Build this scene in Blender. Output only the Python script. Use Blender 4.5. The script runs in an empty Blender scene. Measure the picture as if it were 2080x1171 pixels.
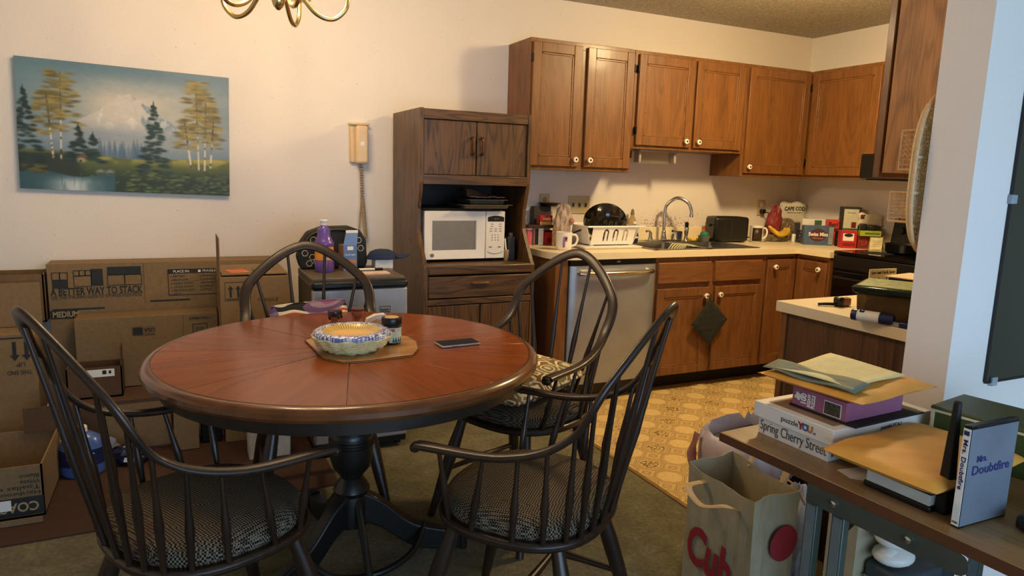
import bpy, bmesh, math, random
import numpy as np
from mathutils import Vector, Matrix

SC = bpy.context.scene
COL = SC.collection
R = math.radians
random.seed(7)

# ------------------------------------------------------------------ camera, world, daylight, exposure
CAM_H, F_PX = 1.32, 1414.2
yaw, pit, rol = R(25.628), R(9.252), R(-1.702)
Fw = Vector((math.sin(yaw) * math.cos(pit), math.cos(yaw) * math.cos(pit), -math.sin(pit)))
R0 = Vector((math.cos(yaw), -math.sin(yaw), 0))
D0 = Fw.cross(R0)
Rw = R0 * math.cos(rol) + D0 * math.sin(rol)
Dw = -R0 * math.sin(rol) + D0 * math.cos(rol)
cam = bpy.data.cameras.new('camera')
cam.sensor_fit = 'HORIZONTAL'
cam.sensor_width = 36
cam.lens = F_PX / 2080 * 36
cam.clip_start = 0.05
camo = bpy.data.objects.new('camera', cam)
COL.objects.link(camo)
camo.matrix_world = Matrix(((Rw.x, -Dw.x, -Fw.x, 0), (Rw.y, -Dw.y, -Fw.y, 0), (Rw.z, -Dw.z, -Fw.z, CAM_H), (0, 0, 0, 1)))
SC.camera = camo

wd = bpy.data.worlds.new('world')
SC.world = wd
wd.use_nodes = True
wd.node_tree.nodes['Background'].inputs[0].default_value = (0.55, 0.72, 1.0, 1)
wd.node_tree.nodes['Background'].inputs[1].default_value = 1.0

def lamp(name, kind, loc, power, color, size=0.1, size_y=None, rot=(0, 0, 0), spread=None):
    l = bpy.data.lights.new(name, kind)
    l.energy = power
    l.color = color
    if kind == 'AREA':
        l.shape = 'RECTANGLE'
        l.size = size
        l.size_y = size_y or size
        if spread: l.spread = spread
    else:
        l.shadow_soft_size = size
    o = bpy.data.objects.new(name, l)
    COL.objects.link(o)
    o.location = loc
    o.rotation_euler = rot
    return o

# daylight entering through the patio door behind the camera
lamp('daylight', 'AREA', (1.0, -1.62, 1.0), 37, (0.43, 0.70, 1.0), 3.0, 1.7, (R(90), 0, 0))
SC.view_settings.view_transform = 'Standard'
SC.view_settings.look = 'None'
SC.view_settings.gamma = 1.0
SC.view_settings.use_curve_mapping = False
SC.view_settings.exposure = 0.75

# ------------------------------------------------------------------ helpers
def lin(c):
    """sRGB 0-255 triple -> linear rgba"""
    return tuple(((x / 255) / 12.92 if x / 255 <= 0.04045 else ((x / 255 + 0.055) / 1.055) ** 2.4) for x in c) + (1.0,)

class MB:
    def __init__(s):
        s.v = []; s.f = []
    def add(s, vs, fs, M=None):
        n = len(s.v)
        s.v += [tuple(M @ Vector(p)) for p in vs] if M else [tuple(p) for p in vs]
        s.f += [tuple(i + n for i in f) for f in fs]
        return s
    def box(s, x0, x1, y0, y1, z0, z1, M=None):
        vs = [(x0, y0, z0), (x1, y0, z0), (x1, y1, z0), (x0, y1, z0), (x0, y0, z1), (x1, y0, z1), (x1, y1, z1), (x0, y1, z1)]
        return s.add(vs, [(0, 3, 2, 1), (4, 5, 6, 7), (0, 1, 5, 4), (1, 2, 6, 5), (2, 3, 7, 6), (3, 0, 4, 7)], M)
    def frustum(s, x0, x1, y0, y1, z0, z1, ix, iy, M=None):
        """box whose top is inset by ix, iy"""
        vs = [(x0, y0, z0), (x1, y0, z0), (x1, y1, z0), (x0, y1, z0), (x0 + ix, y0 + iy, z1), (x1 - ix, y0 + iy, z1), (x1 - ix, y1 - iy, z1), (x0 + ix, y1 - iy, z1)]
        return s.add(vs, [(0, 3, 2, 1), (4, 5, 6, 7), (0, 1, 5, 4), (1, 2, 6, 5), (2, 3, 7, 6), (3, 0, 4, 7)], M)
    def prism(s, poly, z0, z1, M=None):
        n = len(poly)
        vs = [(x, y, z0) for x, y in poly] + [(x, y, z1) for x, y in poly]
        fs = [tuple(range(n - 1, -1, -1)), tuple(range(n, 2 * n))] + [(i, (i + 1) % n, n + (i + 1) % n, n + i) for i in range(n)]
        return s.add(vs, fs, M)
    def lathe(s, prof, n=24, c=(0, 0, 0), M=None, sx=1, sy=1):
        vs = []; fs = []
        for r, z in prof:
            for k in range(n):
                a = 2 * math.pi * k / n
                vs.append((c[0] + r * sx * math.cos(a), c[1] + r * sy * math.sin(a), c[2] + z))
        m = len(prof)
        for i in range(m - 1):
            for k in range(n):
                fs.append((i * n + k, i * n + (k + 1) % n, (i + 1) * n + (k + 1) % n, (i + 1) * n + k))
        fs.append(tuple(range(n - 1, -1, -1)))
        fs.append(tuple((m - 1) * n + k for k in range(n)))
        return s.add(vs, fs, M)
    def tube(s, pts, r, n=8, M=None, closed=False, flat=1.0, up=(0, 0, 1)):
        """r: float or list; flat scales the section along 'up'"""
        P = [Vector(p) for p in pts]
        m = len(P)
        rr = r if isinstance(r, (list, tuple)) else [r] * m
        vs = []; fs = []
        upv = Vector(up)
        prevb = None
        for i in range(m):
            t = (P[(i + 1) % m] - P[i - 1]) if closed else (P[min(i + 1, m - 1)] - P[max(i - 1, 0)])
            t.normalize()
            b = t.cross(upv)
            if b.length < 1e-3:
                b = prevb.copy() if prevb else t.cross(Vector((1, 0, 0)))
                if b.length < 1e-3: b = t.cross(Vector((0, 1, 0)))
            b.normalize()
            if prevb and b.dot(prevb) < 0: b = -b
            prevb = b
            c = b.cross(t)
            for k in range(n):
                a = 2 * math.pi * k / n
                vs.append(P[i] + b * (rr[i] * math.cos(a)) + c * (rr[i] * flat * math.sin(a)))
        seg = m if closed else m - 1
        for i in range(seg):
            j = (i + 1) % m
            for k in range(n):
                fs.append((i * n + k, i * n + (k + 1) % n, j * n + (k + 1) % n, j * n + k))
        if not closed:
            fs.append(tuple(range(n - 1, -1, -1)))
            fs.append(tuple((m - 1) * n + k for k in range(n)))
        return s.add(vs, fs, M)
    def grid(s, fn, nu, nv, M=None):
        vs = [fn(i / nu, j / nv) for j in range(nv + 1) for i in range(nu + 1)]
        fs = [(j * (nu + 1) + i, j * (nu + 1) + i + 1, (j + 1) * (nu + 1) + i + 1, (j + 1) * (nu + 1) + i) for j in range(nv) for i in range(nu)]
        return s.add(vs, fs, M)
    def ell(s, c, rx, ry, rz, n=16, m=10, M=None, jit=0, seed=0, zc=None):
        rnd = random.Random(seed)
        prof = []
        vs = []; fs = []
        for i in range(m + 1):
            t = -math.pi / 2 + math.pi * i / m
            for k in range(n):
                a = 2 * math.pi * k / n
                q = 1 + (rnd.uniform(-jit, jit) if 0 < i < m else 0)
                z = rz * math.sin(t) * q
                if zc is not None: z = max(z, zc)
                vs.append((c[0] + rx * math.cos(t) * math.cos(a) * q, c[1] + ry * math.cos(t) * math.sin(a) * q, c[2] + z))
        for i in range(m):
            for k in range(n):
                fs.append((i * n + k, i * n + (k + 1) % n, (i + 1) * n + (k + 1) % n, (i + 1) * n + k))
        return s.add(vs, fs, M)
    def build(s, name, m, parent=None, smooth=None, bevel=0, seg=2, sub=0, solid=0):
        me = bpy.data.meshes.new(name)
        me.from_pydata(s.v, [], s.f)
        me.validate()
        bm = bmesh.new(); bm.from_mesh(me)
        bmesh.ops.remove_doubles(bm, verts=bm.verts, dist=1e-6)
        bmesh.ops.recalc_face_normals(bm, faces=bm.faces)
        bm.to_mesh(me); bm.free()
        if smooth is not None:
            me.polygons.foreach_set('use_smooth', [True] * len(me.polygons))
            me.set_sharp_from_angle(angle=R(smooth))
        o = bpy.data.objects.new(name, me)
        COL.objects.link(o)
        if m: me.materials.append(m)
        if parent: o.parent = parent
        if solid:
            d = o.modifiers.new('solid', 'SOLIDIFY'); d.thickness = solid; d.offset = 0
        if bevel:
            b = o.modifiers.new('bevel', 'BEVEL'); b.width = bevel; b.segments = seg; b.limit_method = 'ANGLE'; b.angle_limit = R(35)
            me.polygons.foreach_set('use_smooth', [True] * len(me.polygons))
            if smooth is None: me.set_sharp_from_angle(angle=R(50))
        if sub:
            d = o.modifiers.new('sub', 'SUBSURF'); d.levels = sub; d.render_levels = sub
        return o

def tag(o, label, cat, group=None):
    o['label'] = label; o['category'] = cat
    if group: o['group'] = group
    return o

def struct(o, label=None):
    o['kind'] = 'structure'
    if label: o['label'] = label
    return o

def thing(name, label, cat, loc=(0, 0, 0), rz=0, group=None):
    o = bpy.data.objects.new(name, None)
    o.empty_display_size = 0.05
    COL.objects.link(o)
    o.location = loc; o.rotation_euler = (0, 0, R(rz))
    return tag(o, label, cat, group)

FACE = {'-y': ((1, 0, 0), (0, 0, 1)), '-x': ((0, -1, 0), (0, 0, 1)), '+z': ((1, 0, 0), (0, 1, 0)), '+x': ((0, 1, 0), (0, 0, 1)), '+z-x': ((0, -1, 0), (1, 0, 0))}
def frame(face, loc, spin=0):
    r, u = (Vector(v) for v in (FACE[face] if isinstance(face, str) else face))
    c, s_ = math.cos(R(spin)), math.sin(R(spin))
    r, u = r * c + u * s_, u * c - r * s_
    n = r.cross(u)
    return Matrix(((r.x, u.x, n.x, loc[0]), (r.y, u.y, n.y, loc[1]), (r.z, u.z, n.z, loc[2]), (0, 0, 0, 1)))

def text(s, size, m, parent, face, loc, width=None, spin=0, align='CENTER', bold=0.0, shear=0, name='lettering', depth=0.0004):
    cu = bpy.data.curves.new('t', 'FONT')
    cu.body = s; cu.size = size; cu.align_x = align; cu.align_y = 'CENTER'
    cu.extrude = depth; cu.offset = bold; cu.shear = shear; cu.resolution_u = 3
    to = bpy.data.objects.new('t', cu)
    me = bpy.data.meshes.new_from_object(to)
    bpy.data.objects.remove(to); bpy.data.curves.remove(cu)
    me.name = name
    if width and len(me.vertices):
        xs = [v.co.x for v in me.vertices]
        k = width / max(1e-6, max(xs) - min(xs))
        for v in me.vertices: v.co.x *= k
    me.materials.clear(); me.materials.append(m)
    o = bpy.data.objects.new(name, me)
    COL.objects.link(o)
    o.parent = parent
    o.matrix_local = frame(face, loc, spin)
    return o

def patch(w, h, m, parent, face, loc, spin=0, name='print', t=0.0006):
    b = MB(); b.box(-w / 2, w / 2, -h / 2, h / 2, 0, t)
    o = b.build(name, m, parent)
    o.matrix_local = frame(face, loc, spin)
    return o

def cat(pts, n=10, closed=False):
    P = [Vector(p) for p in pts]
    out = []
    m = len(P)
    rng = range(m) if closed else range(m - 1)
    for i in rng:
        a = P[(i - 1) % m] if closed or i else P[0] * 2 - P[1]
        b = P[i]; c = P[(i + 1) % m]
        d = P[(i + 2) % m] if closed or i + 2 < m else P[-1] * 2 - P[-2]
        for k in range(n):
            t = k / n
            out.append(0.5 * (2 * b + (c - a) * t + (2 * a - 5 * b + 4 * c - d) * t * t + (3 * b - a - 3 * c + d) * t ** 3))
    if not closed: out.append(P[-1])
    return out

# ------------------------------------------------------------------ materials
MATS = {}
class NT:
    def __init__(s, name):
        s.m = bpy.data.materials.new(name); s.m.use_nodes = True
        s.t = s.m.node_tree; s.b = s.t.nodes['Principled BSDF']
    def n(s, typ, **kw):
        k = s.t.nodes.new(typ)
        for a, v in kw.items(): setattr(k, a, v)
        return k
    def l(s, a, b): s.t.links.new(a, b)
    def setin(s, sock, v):
        if hasattr(v, 'is_output'): s.l(v, sock)
        else: sock.default_value = v
    def math(s, op, a, b=0.0, c=0.0):
        k = s.n('ShaderNodeMath', operation=op)
        s.setin(k.inputs[0], a); s.setin(k.inputs[1], b); s.setin(k.inputs[2], c)
        return k.outputs[0]
    def obj(s, scale=(1, 1, 1), loc=(0, 0, 0), rand=True, rot=(0, 0, 0)):
        tc = s.n('ShaderNodeTexCoord'); mp = s.n('ShaderNodeMapping')
        mp.inputs['Scale'].default_value = scale; mp.inputs['Rotation'].default_value = rot
        s.l(tc.outputs['Object'], mp.inputs[0])
        if rand:
            oi = s.n('ShaderNodeObjectInfo'); vm = s.n('ShaderNodeVectorMath', operation='SCALE')
            vm.inputs[0].default_value = (9.1, 5.3, 7.7)
            s.l(oi.outputs['Random'], vm.inputs['Scale']); s.l(vm.outputs[0], mp.inputs['Location'])
        else: mp.inputs['Location'].default_value = loc
        return mp.outputs[0]
    def noise(s, vec, scale, detail=3, rough=0.5, dist=0):
        k = s.n('ShaderNodeTexNoise')
        s.l(vec, k.inputs['Vector']); k.inputs['Scale'].default_value = scale; k.inputs['Detail'].default_value = detail
        k.inputs['Roughness'].default_value = rough; k.inputs['Distortion'].default_value = dist
        return k.outputs['Fac']
    def ramp(s, fac, stops):
        k = s.n('ShaderNodeValToRGB'); e = k.color_ramp.elements
        while len(e) < len(stops): e.new(0.5)
        for i, (p, c) in enumerate(stops): e[i].position = p; e[i].color = c
        s.l(fac, k.inputs[0]); return k.outputs[0]
    def mix(s, fac, a, b, typ='MIX'):
        k = s.n('ShaderNodeMix', data_type='RGBA', blend_type=typ)
        s.setin(k.inputs[0], fac); s.setin(k.inputs[6], a); s.setin(k.inputs[7], b)
        return k.outputs[2]
    def bump(s, h, strength=0.3, dist=0.002):
        k = s.n('ShaderNodeBump'); k.inputs['Strength'].default_value = strength; k.inputs['Distance'].default_value = dist
        s.l(h, k.inputs['Height']); s.l(k.outputs[0], s.b.inputs['Normal'])
    def fin(s, color=None, rough=0.5, metal=0, coat=0, spec=None, trans=0, ior=None, sheen=0):
        if color is not None: s.setin(s.b.inputs['Base Color'], color)
        s.setin(s.b.inputs['Roughness'], rough); s.b.inputs['Metallic'].default_value = metal
        s.b.inputs['Coat Weight'].default_value = coat; s.b.inputs['Coat Roughness'].default_value = 0.12
        s.b.inputs['Transmission Weight'].default_value = trans
        if ior: s.b.inputs['IOR'].default_value = ior
        if spec is not None: s.b.inputs['Specular IOR Level'].default_value = spec
        if sheen: s.b.inputs['Sheen Weight'].default_value = sheen
        return s.m

def mat(name, c, rough=0.5, metal=0, coat=0, var=0.12, vs=30, bump=0.0, bs=200, spec=None, trans=0, ior=None, emit=0):
    """plain procedural material: colour with slight noise variation and fine relief"""
    if name in MATS: return MATS[name]
    t = NT(name); c = lin(c)
    v = t.obj()
    nz = t.noise(v, vs, 3)
    d = tuple(x * (1 - var) for x in c[:3]) + (1,); u = tuple(min(1, x * (1 + var)) for x in c[:3]) + (1,)
    col = t.ramp(nz, [(0.3, d), (0.7, u)])
    if bump: t.bump(t.noise(v, bs, 2), bump)
    t.fin(col, rough, metal, coat, spec, trans, ior)
    if emit:
        t.b.inputs['Emission Color'].default_value = c; t.b.inputs['Emission Strength'].default_value = emit
    MATS[name] = t.m
    return t.m

def wood(name, dark, light, axis='z', rough=0.4, coat=0.2, rings=9, fine=1.0, contrast=1.0):
    if name in MATS: return MATS[name]
    t = NT(name)
    s1 = {'z': (6, 6, 0.7), 'x': (0.7, 6, 6), 'y': (6, 0.7, 6)}[axis]
    s2 = {'z': (90, 90, 2.5), 'x': (2.5, 90, 90), 'y': (90, 2.5, 90)}[axis]
    base = t.noise(t.obj(s1), 1.6, 2, 0.45, 0.6)
    ring = t.math('SINE', t.math('MULTIPLY', base, rings * 2 * math.pi))
    ring = t.math('POWER', t.math('MULTIPLY_ADD', ring, 0.5, 0.5), 2.5)
    streak = t.noise(t.obj(s2), 2.2, 3, 0.65)
    broad = t.noise(t.obj(s1), 3.0, 2)
    a = t.math('MULTIPLY_ADD', ring, -0.30 * contrast, 0.72)
    a = t.math('ADD', a, t.math('MULTIPLY', t.math('SUBTRACT', streak, 0.5), 0.9 * fine))
    a = t.math('ADD', a, t.math('MULTIPLY', t.math('SUBTRACT', broad, 0.5), 0.6))
    col = t.ramp(a, [(0.1, lin(dark)), (0.9, lin(light))])
    t.bump(streak, 0.12, 0.001)
    MATS[name] = t.fin(col, rough, 0, coat)
    return t.m

M_WALL = None
def wall_mat(name, c, scale=140, strength=0.35):
    t = NT(name); c = lin(c); v = t.obj(rand=False)
    col = t.ramp(t.noise(v, 1.5, 3), [(0.3, tuple(x * 0.97 for x in c[:3]) + (1,)), (0.7, c)])
    t.bump(t.noise(v, scale, 3, 0.6), strength, 0.003)
    return t.fin(col, 0.75, spec=0.25)
# ------------------------------------------------------------------ structure: room shell
WY, WX, CZ = 4.016, 4.395, 2.405          # back wall, right wall, ceiling
def wall_back_mat():
    t = NT('painted_wall'); v = t.obj(rand=False)
    c = lin((236, 225, 212))
    col = t.ramp(t.noise(v, 1.5, 3), [(0.3, tuple(x * 0.96 for x in c[:3]) + (1,)), (0.7, c)])
    # splash stains above the sink: speckles gathered just over the backsplash
    sp = t.n('ShaderNodeSeparateXYZ'); t.l(v, sp.inputs[0])
    gx = t.math('SUBTRACT', 1.0, t.math('MULTIPLY', t.math('ABSOLUTE', t.math('SUBTRACT', sp.outputs[0], 3.12)), 2.1))
    gz = t.math('SUBTRACT', 1.0, t.math('MULTIPLY', t.math('ABSOLUTE', t.math('SUBTRACT', sp.outputs[2], 0.99)), 7.0))
    g = t.math('MULTIPLY', t.math('MAXIMUM', gx, 0.0), t.math('MAXIMUM', gz, 0.0))
    spk = t.math('GREATER_THAN', t.math('ADD', t.noise(v, 75, 2, 0.6), t.math('MULTIPLY', g, 0.28)), 0.74)
    soft = t.math('MULTIPLY', t.math('MULTIPLY', t.noise(v, 12, 3), g), 0.55)
    col = t.mix(t.math('MINIMUM', t.math('ADD', t.math('MULTIPLY', spk, 0.55), soft), 0.8), col, lin((120, 92, 60)))
    t.bump(t.noise(v, 150, 3, 0.6), 0.35, 0.003)
    return t.fin(col, 0.72, spec=0.25)
M_WB = wall_back_mat()
M_W = wall_mat('painted_wall_side', (238, 230, 222))
def box_obj(name, m, x0, x1, y0, y1, z0, z1, parent=None, bevel=0, smooth=None):
    return MB().box(x0, x1, y0, y1, z0, z1).build(name, m, parent, bevel=bevel, smooth=smooth)
struct(box_obj('wall_back', M_WB, -2.3, WX + .1, WY, WY + .1, 0, CZ + .1))
struct(box_obj('wall_right', M_W, WX, WX + .1, -2.7, WY, 0, CZ + .1))
struct(box_obj('wall_left', M_W, -2.3, -2.2, -2.7, WY, 0, CZ + .1))
struct(box_obj('wall_partition', M_W, 1.79, WX, 1.095, 1.218, 0, CZ))
# wall behind the camera with a patio door opening
b = MB(); b.box(-2.2, -.6, -1.8, -1.7, 0, CZ); b.box(2.6, WX, -1.8, -1.7, 0, CZ); b.box(-.6, 2.6, -1.8, -1.7, 1.95, CZ); b.box(-.6, 2.6, -1.8, -1.7, 0, .1)
struct(b.build('wall_front', M_W))
wf = MB()
for x in (-.6, .97, 2.55): wf.box(x, x + .05, -1.77, -1.72, .1, 1.95)
wf.box(-.6, 2.6, -1.77, -1.72, .1, .15); wf.box(-.6, 2.6, -1.77, -1.72, 1.9, 1.95)
struct(wf.build('window_1', mat('window_frame_white', (225, 225, 225), .4)))
# popcorn ceiling
t = NT('popcorn_ceiling'); v = t.obj(rand=False)
n1 = t.noise(v, 95, 4, 0.7); col = t.ramp(n1, [(0.35, lin((176, 164, 140))), (0.65, lin((236, 228, 208)))])
t.bump(n1, 1.0, 0.012)
struct(box_obj('ceiling', t.fin(col, 0.9, spec=0.1), -2.3, WX + .1, -2.7, WY + .1, CZ, CZ + .1))
# carpet
t = NT('carpet'); v = t.obj(rand=False)
f1 = t.noise(v, 330, 4, 0.7); f2 = t.noise(v, 9, 4, 0.65); f3 = t.noise(v, 60, 3, 0.6)
mixv = t.math('ADD', t.math('MULTIPLY', f1, 0.55), t.math('ADD', t.math('MULTIPLY', f2, 0.25), t.math('MULTIPLY', f3, 0.25)))
col = t.ramp(mixv, [(0.36, lin((78, 72, 48))), (0.52, lin((138, 128, 92))), (0.68, lin((190, 180, 142)))])
t.bump(t.math('ADD', f1, t.math('MULTIPLY', f3, 0.8)), 1.0, 0.012)
M_CARPET = t.fin(col, 0.95, spec=0.1, sheen=0.15)
LX = 1.823
b = MB(); b.box(-2.3, LX, -2.7, WY, -.05, 0); b.box(LX, WX, -2.7, 1.16, -.05, 0)
struct(b.build('floor', M_CARPET), 'olive beige cut pile carpet of the dining and living area')
# sheet vinyl, printed and embossed with a checkerboard of octagons (0.15 m repeat)
t = NT('vinyl_octagons'); v = t.obj(rand=False)
sp = t.n('ShaderNodeSeparateXYZ'); t.l(v, sp.inputs[0])
def cell(o, off):
    q = t.math('ADD', t.math('DIVIDE', t.math('SUBTRACT', o, off), 0.15), 0.5)
    fl = t.math('FLOOR', q); return t.math('SUBTRACT', t.math('SUBTRACT', q, fl), 0.5), fl
u, iu = cell(sp.outputs[0], 1.944); w, iw = cell(sp.outputs[1], 2.501)
au = t.math('ABSOLUTE', u); aw = t.math('ABSOLUTE', w)
par = t.math('GREATER_THAN', t.math('MODULO', t.math('ADD', t.math('ADD', iu, iw), 100.0), 2.0), 0.5)   # 1 = plain octagon
oct_ = t.math('MAXIMUM', t.math('MAXIMUM', au, aw), t.math('MULTIPLY', t.math('ADD', au, aw), 0.72))
def line(d, c, wd): return t.math('LESS_THAN', t.math('ABSOLUTE', t.math('SUBTRACT', d, c)), wd)
lines = line(oct_, 0.43, 0.012)
for c_, w_ in ((0.375, 0.009), (0.475, 0.007)): lines = t.math('MAXIMUM', lines, line(oct_, c_, w_))
dia = t.math('ADD', t.math('SUBTRACT', 0.5, au), t.math('SUBTRACT', 0.5, aw))
lines = t.math('MAXIMUM', lines, t.math('MULTIPLY', line(dia, 0.16, 0.014), 1.0))
lines = t.math('MAXIMUM', lines, t.math('MULTIPLY', line(dia, 0.09, 0.012), 1.0))
vor = t.n('ShaderNodeTexVoronoi', feature='DISTANCE_TO_EDGE'); vor.inputs['Scale'].default_value = 62; t.l(v, vor.inputs['Vector'])
fl = t.math('LESS_THAN', vor.outputs['Distance'], 0.13)
rr = t.math('SQRT', t.math('ADD', t.math('MULTIPLY', u, u), t.math('MULTIPLY', w, w)))
inner = t.math('MULTIPLY', t.math('LESS_THAN', rr, 0.30), t.math('SUBTRACT', 1.0, par))
fl = t.math('MULTIPLY', fl, inner)
ring = t.math('MULTIPLY', line(oct_, 0.335, 0.009), t.math('SUBTRACT', 1.0, par))
lines = t.math('MAXIMUM', lines, t.math('MAXIMUM', fl, ring))
gr = t.noise(v, 130, 3, 0.6)
basec = t.ramp(gr, [(0.3, lin((204, 172, 110))), (0.7, lin((224, 194, 134)))])
outer = t.math('GREATER_THAN', oct_, 0.43)
basec = t.mix(t.math('MULTIPLY', outer, 0.3), basec, lin((176, 142, 84)))
col = t.mix(t.math('MULTIPLY', lines, 0.85), basec, lin((112, 80, 34)))
t.bump(t.math('MULTIPLY_ADD', lines, -1.0, t.math('MULTIPLY', gr, 0.4)), 0.35, 0.0012)
struct(box_obj('floor', t.fin(col, 0.42, spec=0.4), LX, WX, 1.16, WY, -.05, -.002), 'gold sheet vinyl with octagon pattern in the kitchen')
struct(box_obj('trim_1', mat('metal_strip', (150, 120, 70), .4, .6), LX - .012, LX + .008, 1.218, WY, -.002, .004))

# ------------------------------------------------------------------ shared materials
OAK = wood('oak_cabinet', (74, 43, 16), (136, 87, 40), 'z', .42, .1, 10, .9, .6)
OAKX = wood('oak_cabinet_rail', (76, 44, 17), (140, 90, 42), 'x', .42, .1, 6, .9, .6)
OAKB = wood('oak_base', (72, 42, 22), (134, 86, 46), 'z', .4, .25, 9, .9, .6)
OAKBX = wood('oak_base_rail', (74, 42, 22), (136, 88, 46), 'x', .4, .25, 6, .9, .6)
PANEL = wood('oak_end_panel', (112, 70, 34), (196, 136, 76), 'z', .5, .0, 7, 1.1)
PANELD = wood('walnut_end_panel', (50, 32, 20), (106, 72, 44), 'z', .45, .2, 7, 1.4)
WALN = wood('walnut_laminate', (38, 25, 13), (104, 72, 38), 'z', .45, .08, 10, 1.4, 1.3)
WALNX = wood('walnut_laminate_rail', (38, 25, 13), (104, 72, 38), 'x', .45, .08, 10, 1.4, 1.3)
DARKW = wood('espresso_wood', (18, 11, 7), (50, 30, 18), 'z', .38, .12, 5, .6)
LAM = mat('cream_laminate', (238, 220, 182), .32, var=.06, vs=400)
WHITE = mat('white_plastic', (236, 230, 220), .35, var=.02)
BLACK = mat('black_plastic', (14, 14, 15), .35, var=.2)
MATTE = mat('black_matte', (16, 15, 15), .7, var=.2)
CHROME = mat('chrome', (205, 205, 205), .12, 1, var=.03)
STEEL = mat('stainless', (150, 148, 142), .3, 1, var=.05)
HINGE = mat('black_hinge', (20, 16, 12), .4, .6)
INK = mat('black_ink', (22, 20, 19), .6, var=.05)
INKW = mat('white_ink', (238, 236, 230), .55, var=.02)
KRAFT = mat('kraft_card', (132, 106, 72), .85, var=.08, vs=60, bump=.15, bs=300)
KRAFTD = mat('kraft_card_brown', (88, 62, 42), .85, var=.1, vs=60, bump=.15, bs=300)
PAPER = mat('white_paper', (238, 234, 222), .7, var=.03)

# knob: white ceramic ring with a dark screw centre (one shared mesh)
def knob_mesh():
    b = MB(); Mx = Matrix.Rotation(R(90), 4, 'X')
    b.lathe([(.006, 0), (.006, .012), (.016, .014), (.0175, .02), (.0155, .026), (.007, .0285), (.0045, .0275), (.0045, .026)], 14, M=Mx)
    o = b.build('knob', mat('white_ceramic', (240, 234, 218), .18, var=.01, coat=.4), smooth=40)
    me = o.data; me.materials.append(mat('antique_brass', (70, 52, 26), .35, .8))
    for p in me.polygons:
        c = p.center
        if math.hypot(c.x, c.z) < .0062 and c.y < -.02: p.material_index = 1
    bpy.data.objects.remove(o)
    return me
KNOB = knob_mesh()
def knob(parent, x, y, z):
    o = bpy.data.objects.new('knob', KNOB); COL.objects.link(o); o.parent = parent; o.location = (x, y, z); o['label'] = 'white ceramic knob'
    return o

def door(parent, x0, x1, z0, z1, yf, mv, mh, kn=None, hinge=None, name='door', st=.055, th=.019):
    """frame-and-panel front facing -y; yf = plane of the face frame"""
    b = MB()
    b.box(x0, x0 + st, yf - th, yf, z0, z1); b.box(x1 - st, x1, yf - th, yf, z0, z1)
    b.box(x0 + st, x1 - st, yf - th + .001, yf, z0, z0 + st); b.box(x0 + st, x1 - st, yf - th + .001, yf, z1 - st, z1)
    d = b.build(name, mv, parent, bevel=.003)
    p = MB(); p.box(x0 + st - .004, x1 - st + .004, yf - th + .008, yf - .004, z0 + st - .004, z1 - st + .004)
    p.build('door_panel', mv, d)
    r = MB()
    i = .011
    for a, c_, e, g in ((x0 + st, x1 - st, z0 + st, z0 + st + i), (x0 + st, x1 - st, z1 - st - i, z1 - st)):
        r.box(a, c_, yf - th + .004, yf - th + .010, e, g)
    r.box(x0 + st, x0 + st + i, yf - th + .004, yf - th + .010, z0 + st, z1 - st); r.box(x1 - st - i, x1 - st, yf - th + .004, yf - th + .010, z0 + st, z1 - st)
    r.build('panel_moulding', mh, d, bevel=.002)
    if kn: knob(d, kn[0], yf - th, kn[1])
    if hinge is not None:
        for z in (z0 + .09, z1 - .09):
            MB().box(hinge - .006, hinge + .006, yf - th - .004, yf - .001, z - .022, z + .022).build('hinge', HINGE, d, bevel=.002)
    return d

def cabinet(name, label, x0, x1, yf, yb, z0, z1, doors, mv, mh, frames, loc=None, rz=0, drawers=(), toe=False, group=None):
    root = thing(name, label, 'cabinet', loc or (0, 0, 0), rz, group)
    body = MB(); zz = z0 + (.1 if toe else 0)
    body.box(x0, x1, yf + .019, yb, zz, z1)
    body.build('body', mv, root)
    fr = MB()
    for (a, c_, e, g) in frames: fr.box(a, c_, yf, yf + .019, e, g)
    fr.build('face_frame', mv, root, bevel=.0015)
    if toe: MB().box(x0, x1, yf + .09, yb, 0, .1).build('toe_kick', MATTE, root)
    for d in doors: door(root, *d[:4], yf, mv, mh, *d[4:])
    for (a, c_, e, g) in drawers:
        MB().frustum(a, c_, e, g, 0, .019, .008, .008, M=Matrix(((1, 0, 0, 0), (0, 0, -1, yf), (0, 1, 0, 0), (0, 0, 0, 1)))).build('drawer_front', mh, root, bevel=.002)
    return root

UZ0, UZ1, UF = 1.355, 2.10, 3.714
def fr_rect(x0, x1, z0, z1, w=.04, mids=()):
    L = [(x0, x0 + w, z0, z1), (x1 - w, x1, z0, z1), (x0 + w, x1 - w, z0, z0 + w), (x0 + w, x1 - w, z1 - w, z1)]
    return L + [(m - w / 2, m + w / 2, z0 + w, z1 - w) for m in mids]
cabinet('wall_cabinet', 'tall oak wall cabinet with two doors beside the microwave hutch', 1.857, 2.577, UF, WY - .002, UZ0, UZ1,
        [(1.866, 2.192, 1.378, 2.078, (2.162, 1.42), 1.863), (2.232, 2.566, 1.378, 2.078, (2.263, 1.42), 2.569)], OAK, OAKX, fr_rect(1.857, 2.577, UZ0, UZ1, .04, (2.212,)))
cabinet('wall_cabinet', 'shorter oak wall cabinet with two doors over the sink', 2.579, 3.485, UF, WY - .002, 1.505, UZ1,
        [(2.603, 3.034, 1.527, 2.078, (2.985, 1.565), 2.598), (3.056, 3.462, 1.527, 2.078, (3.088, 1.565), None)], OAK, OAKX, fr_rect(2.579, 3.485, 1.505, UZ1, .04, (3.045,)))
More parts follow.
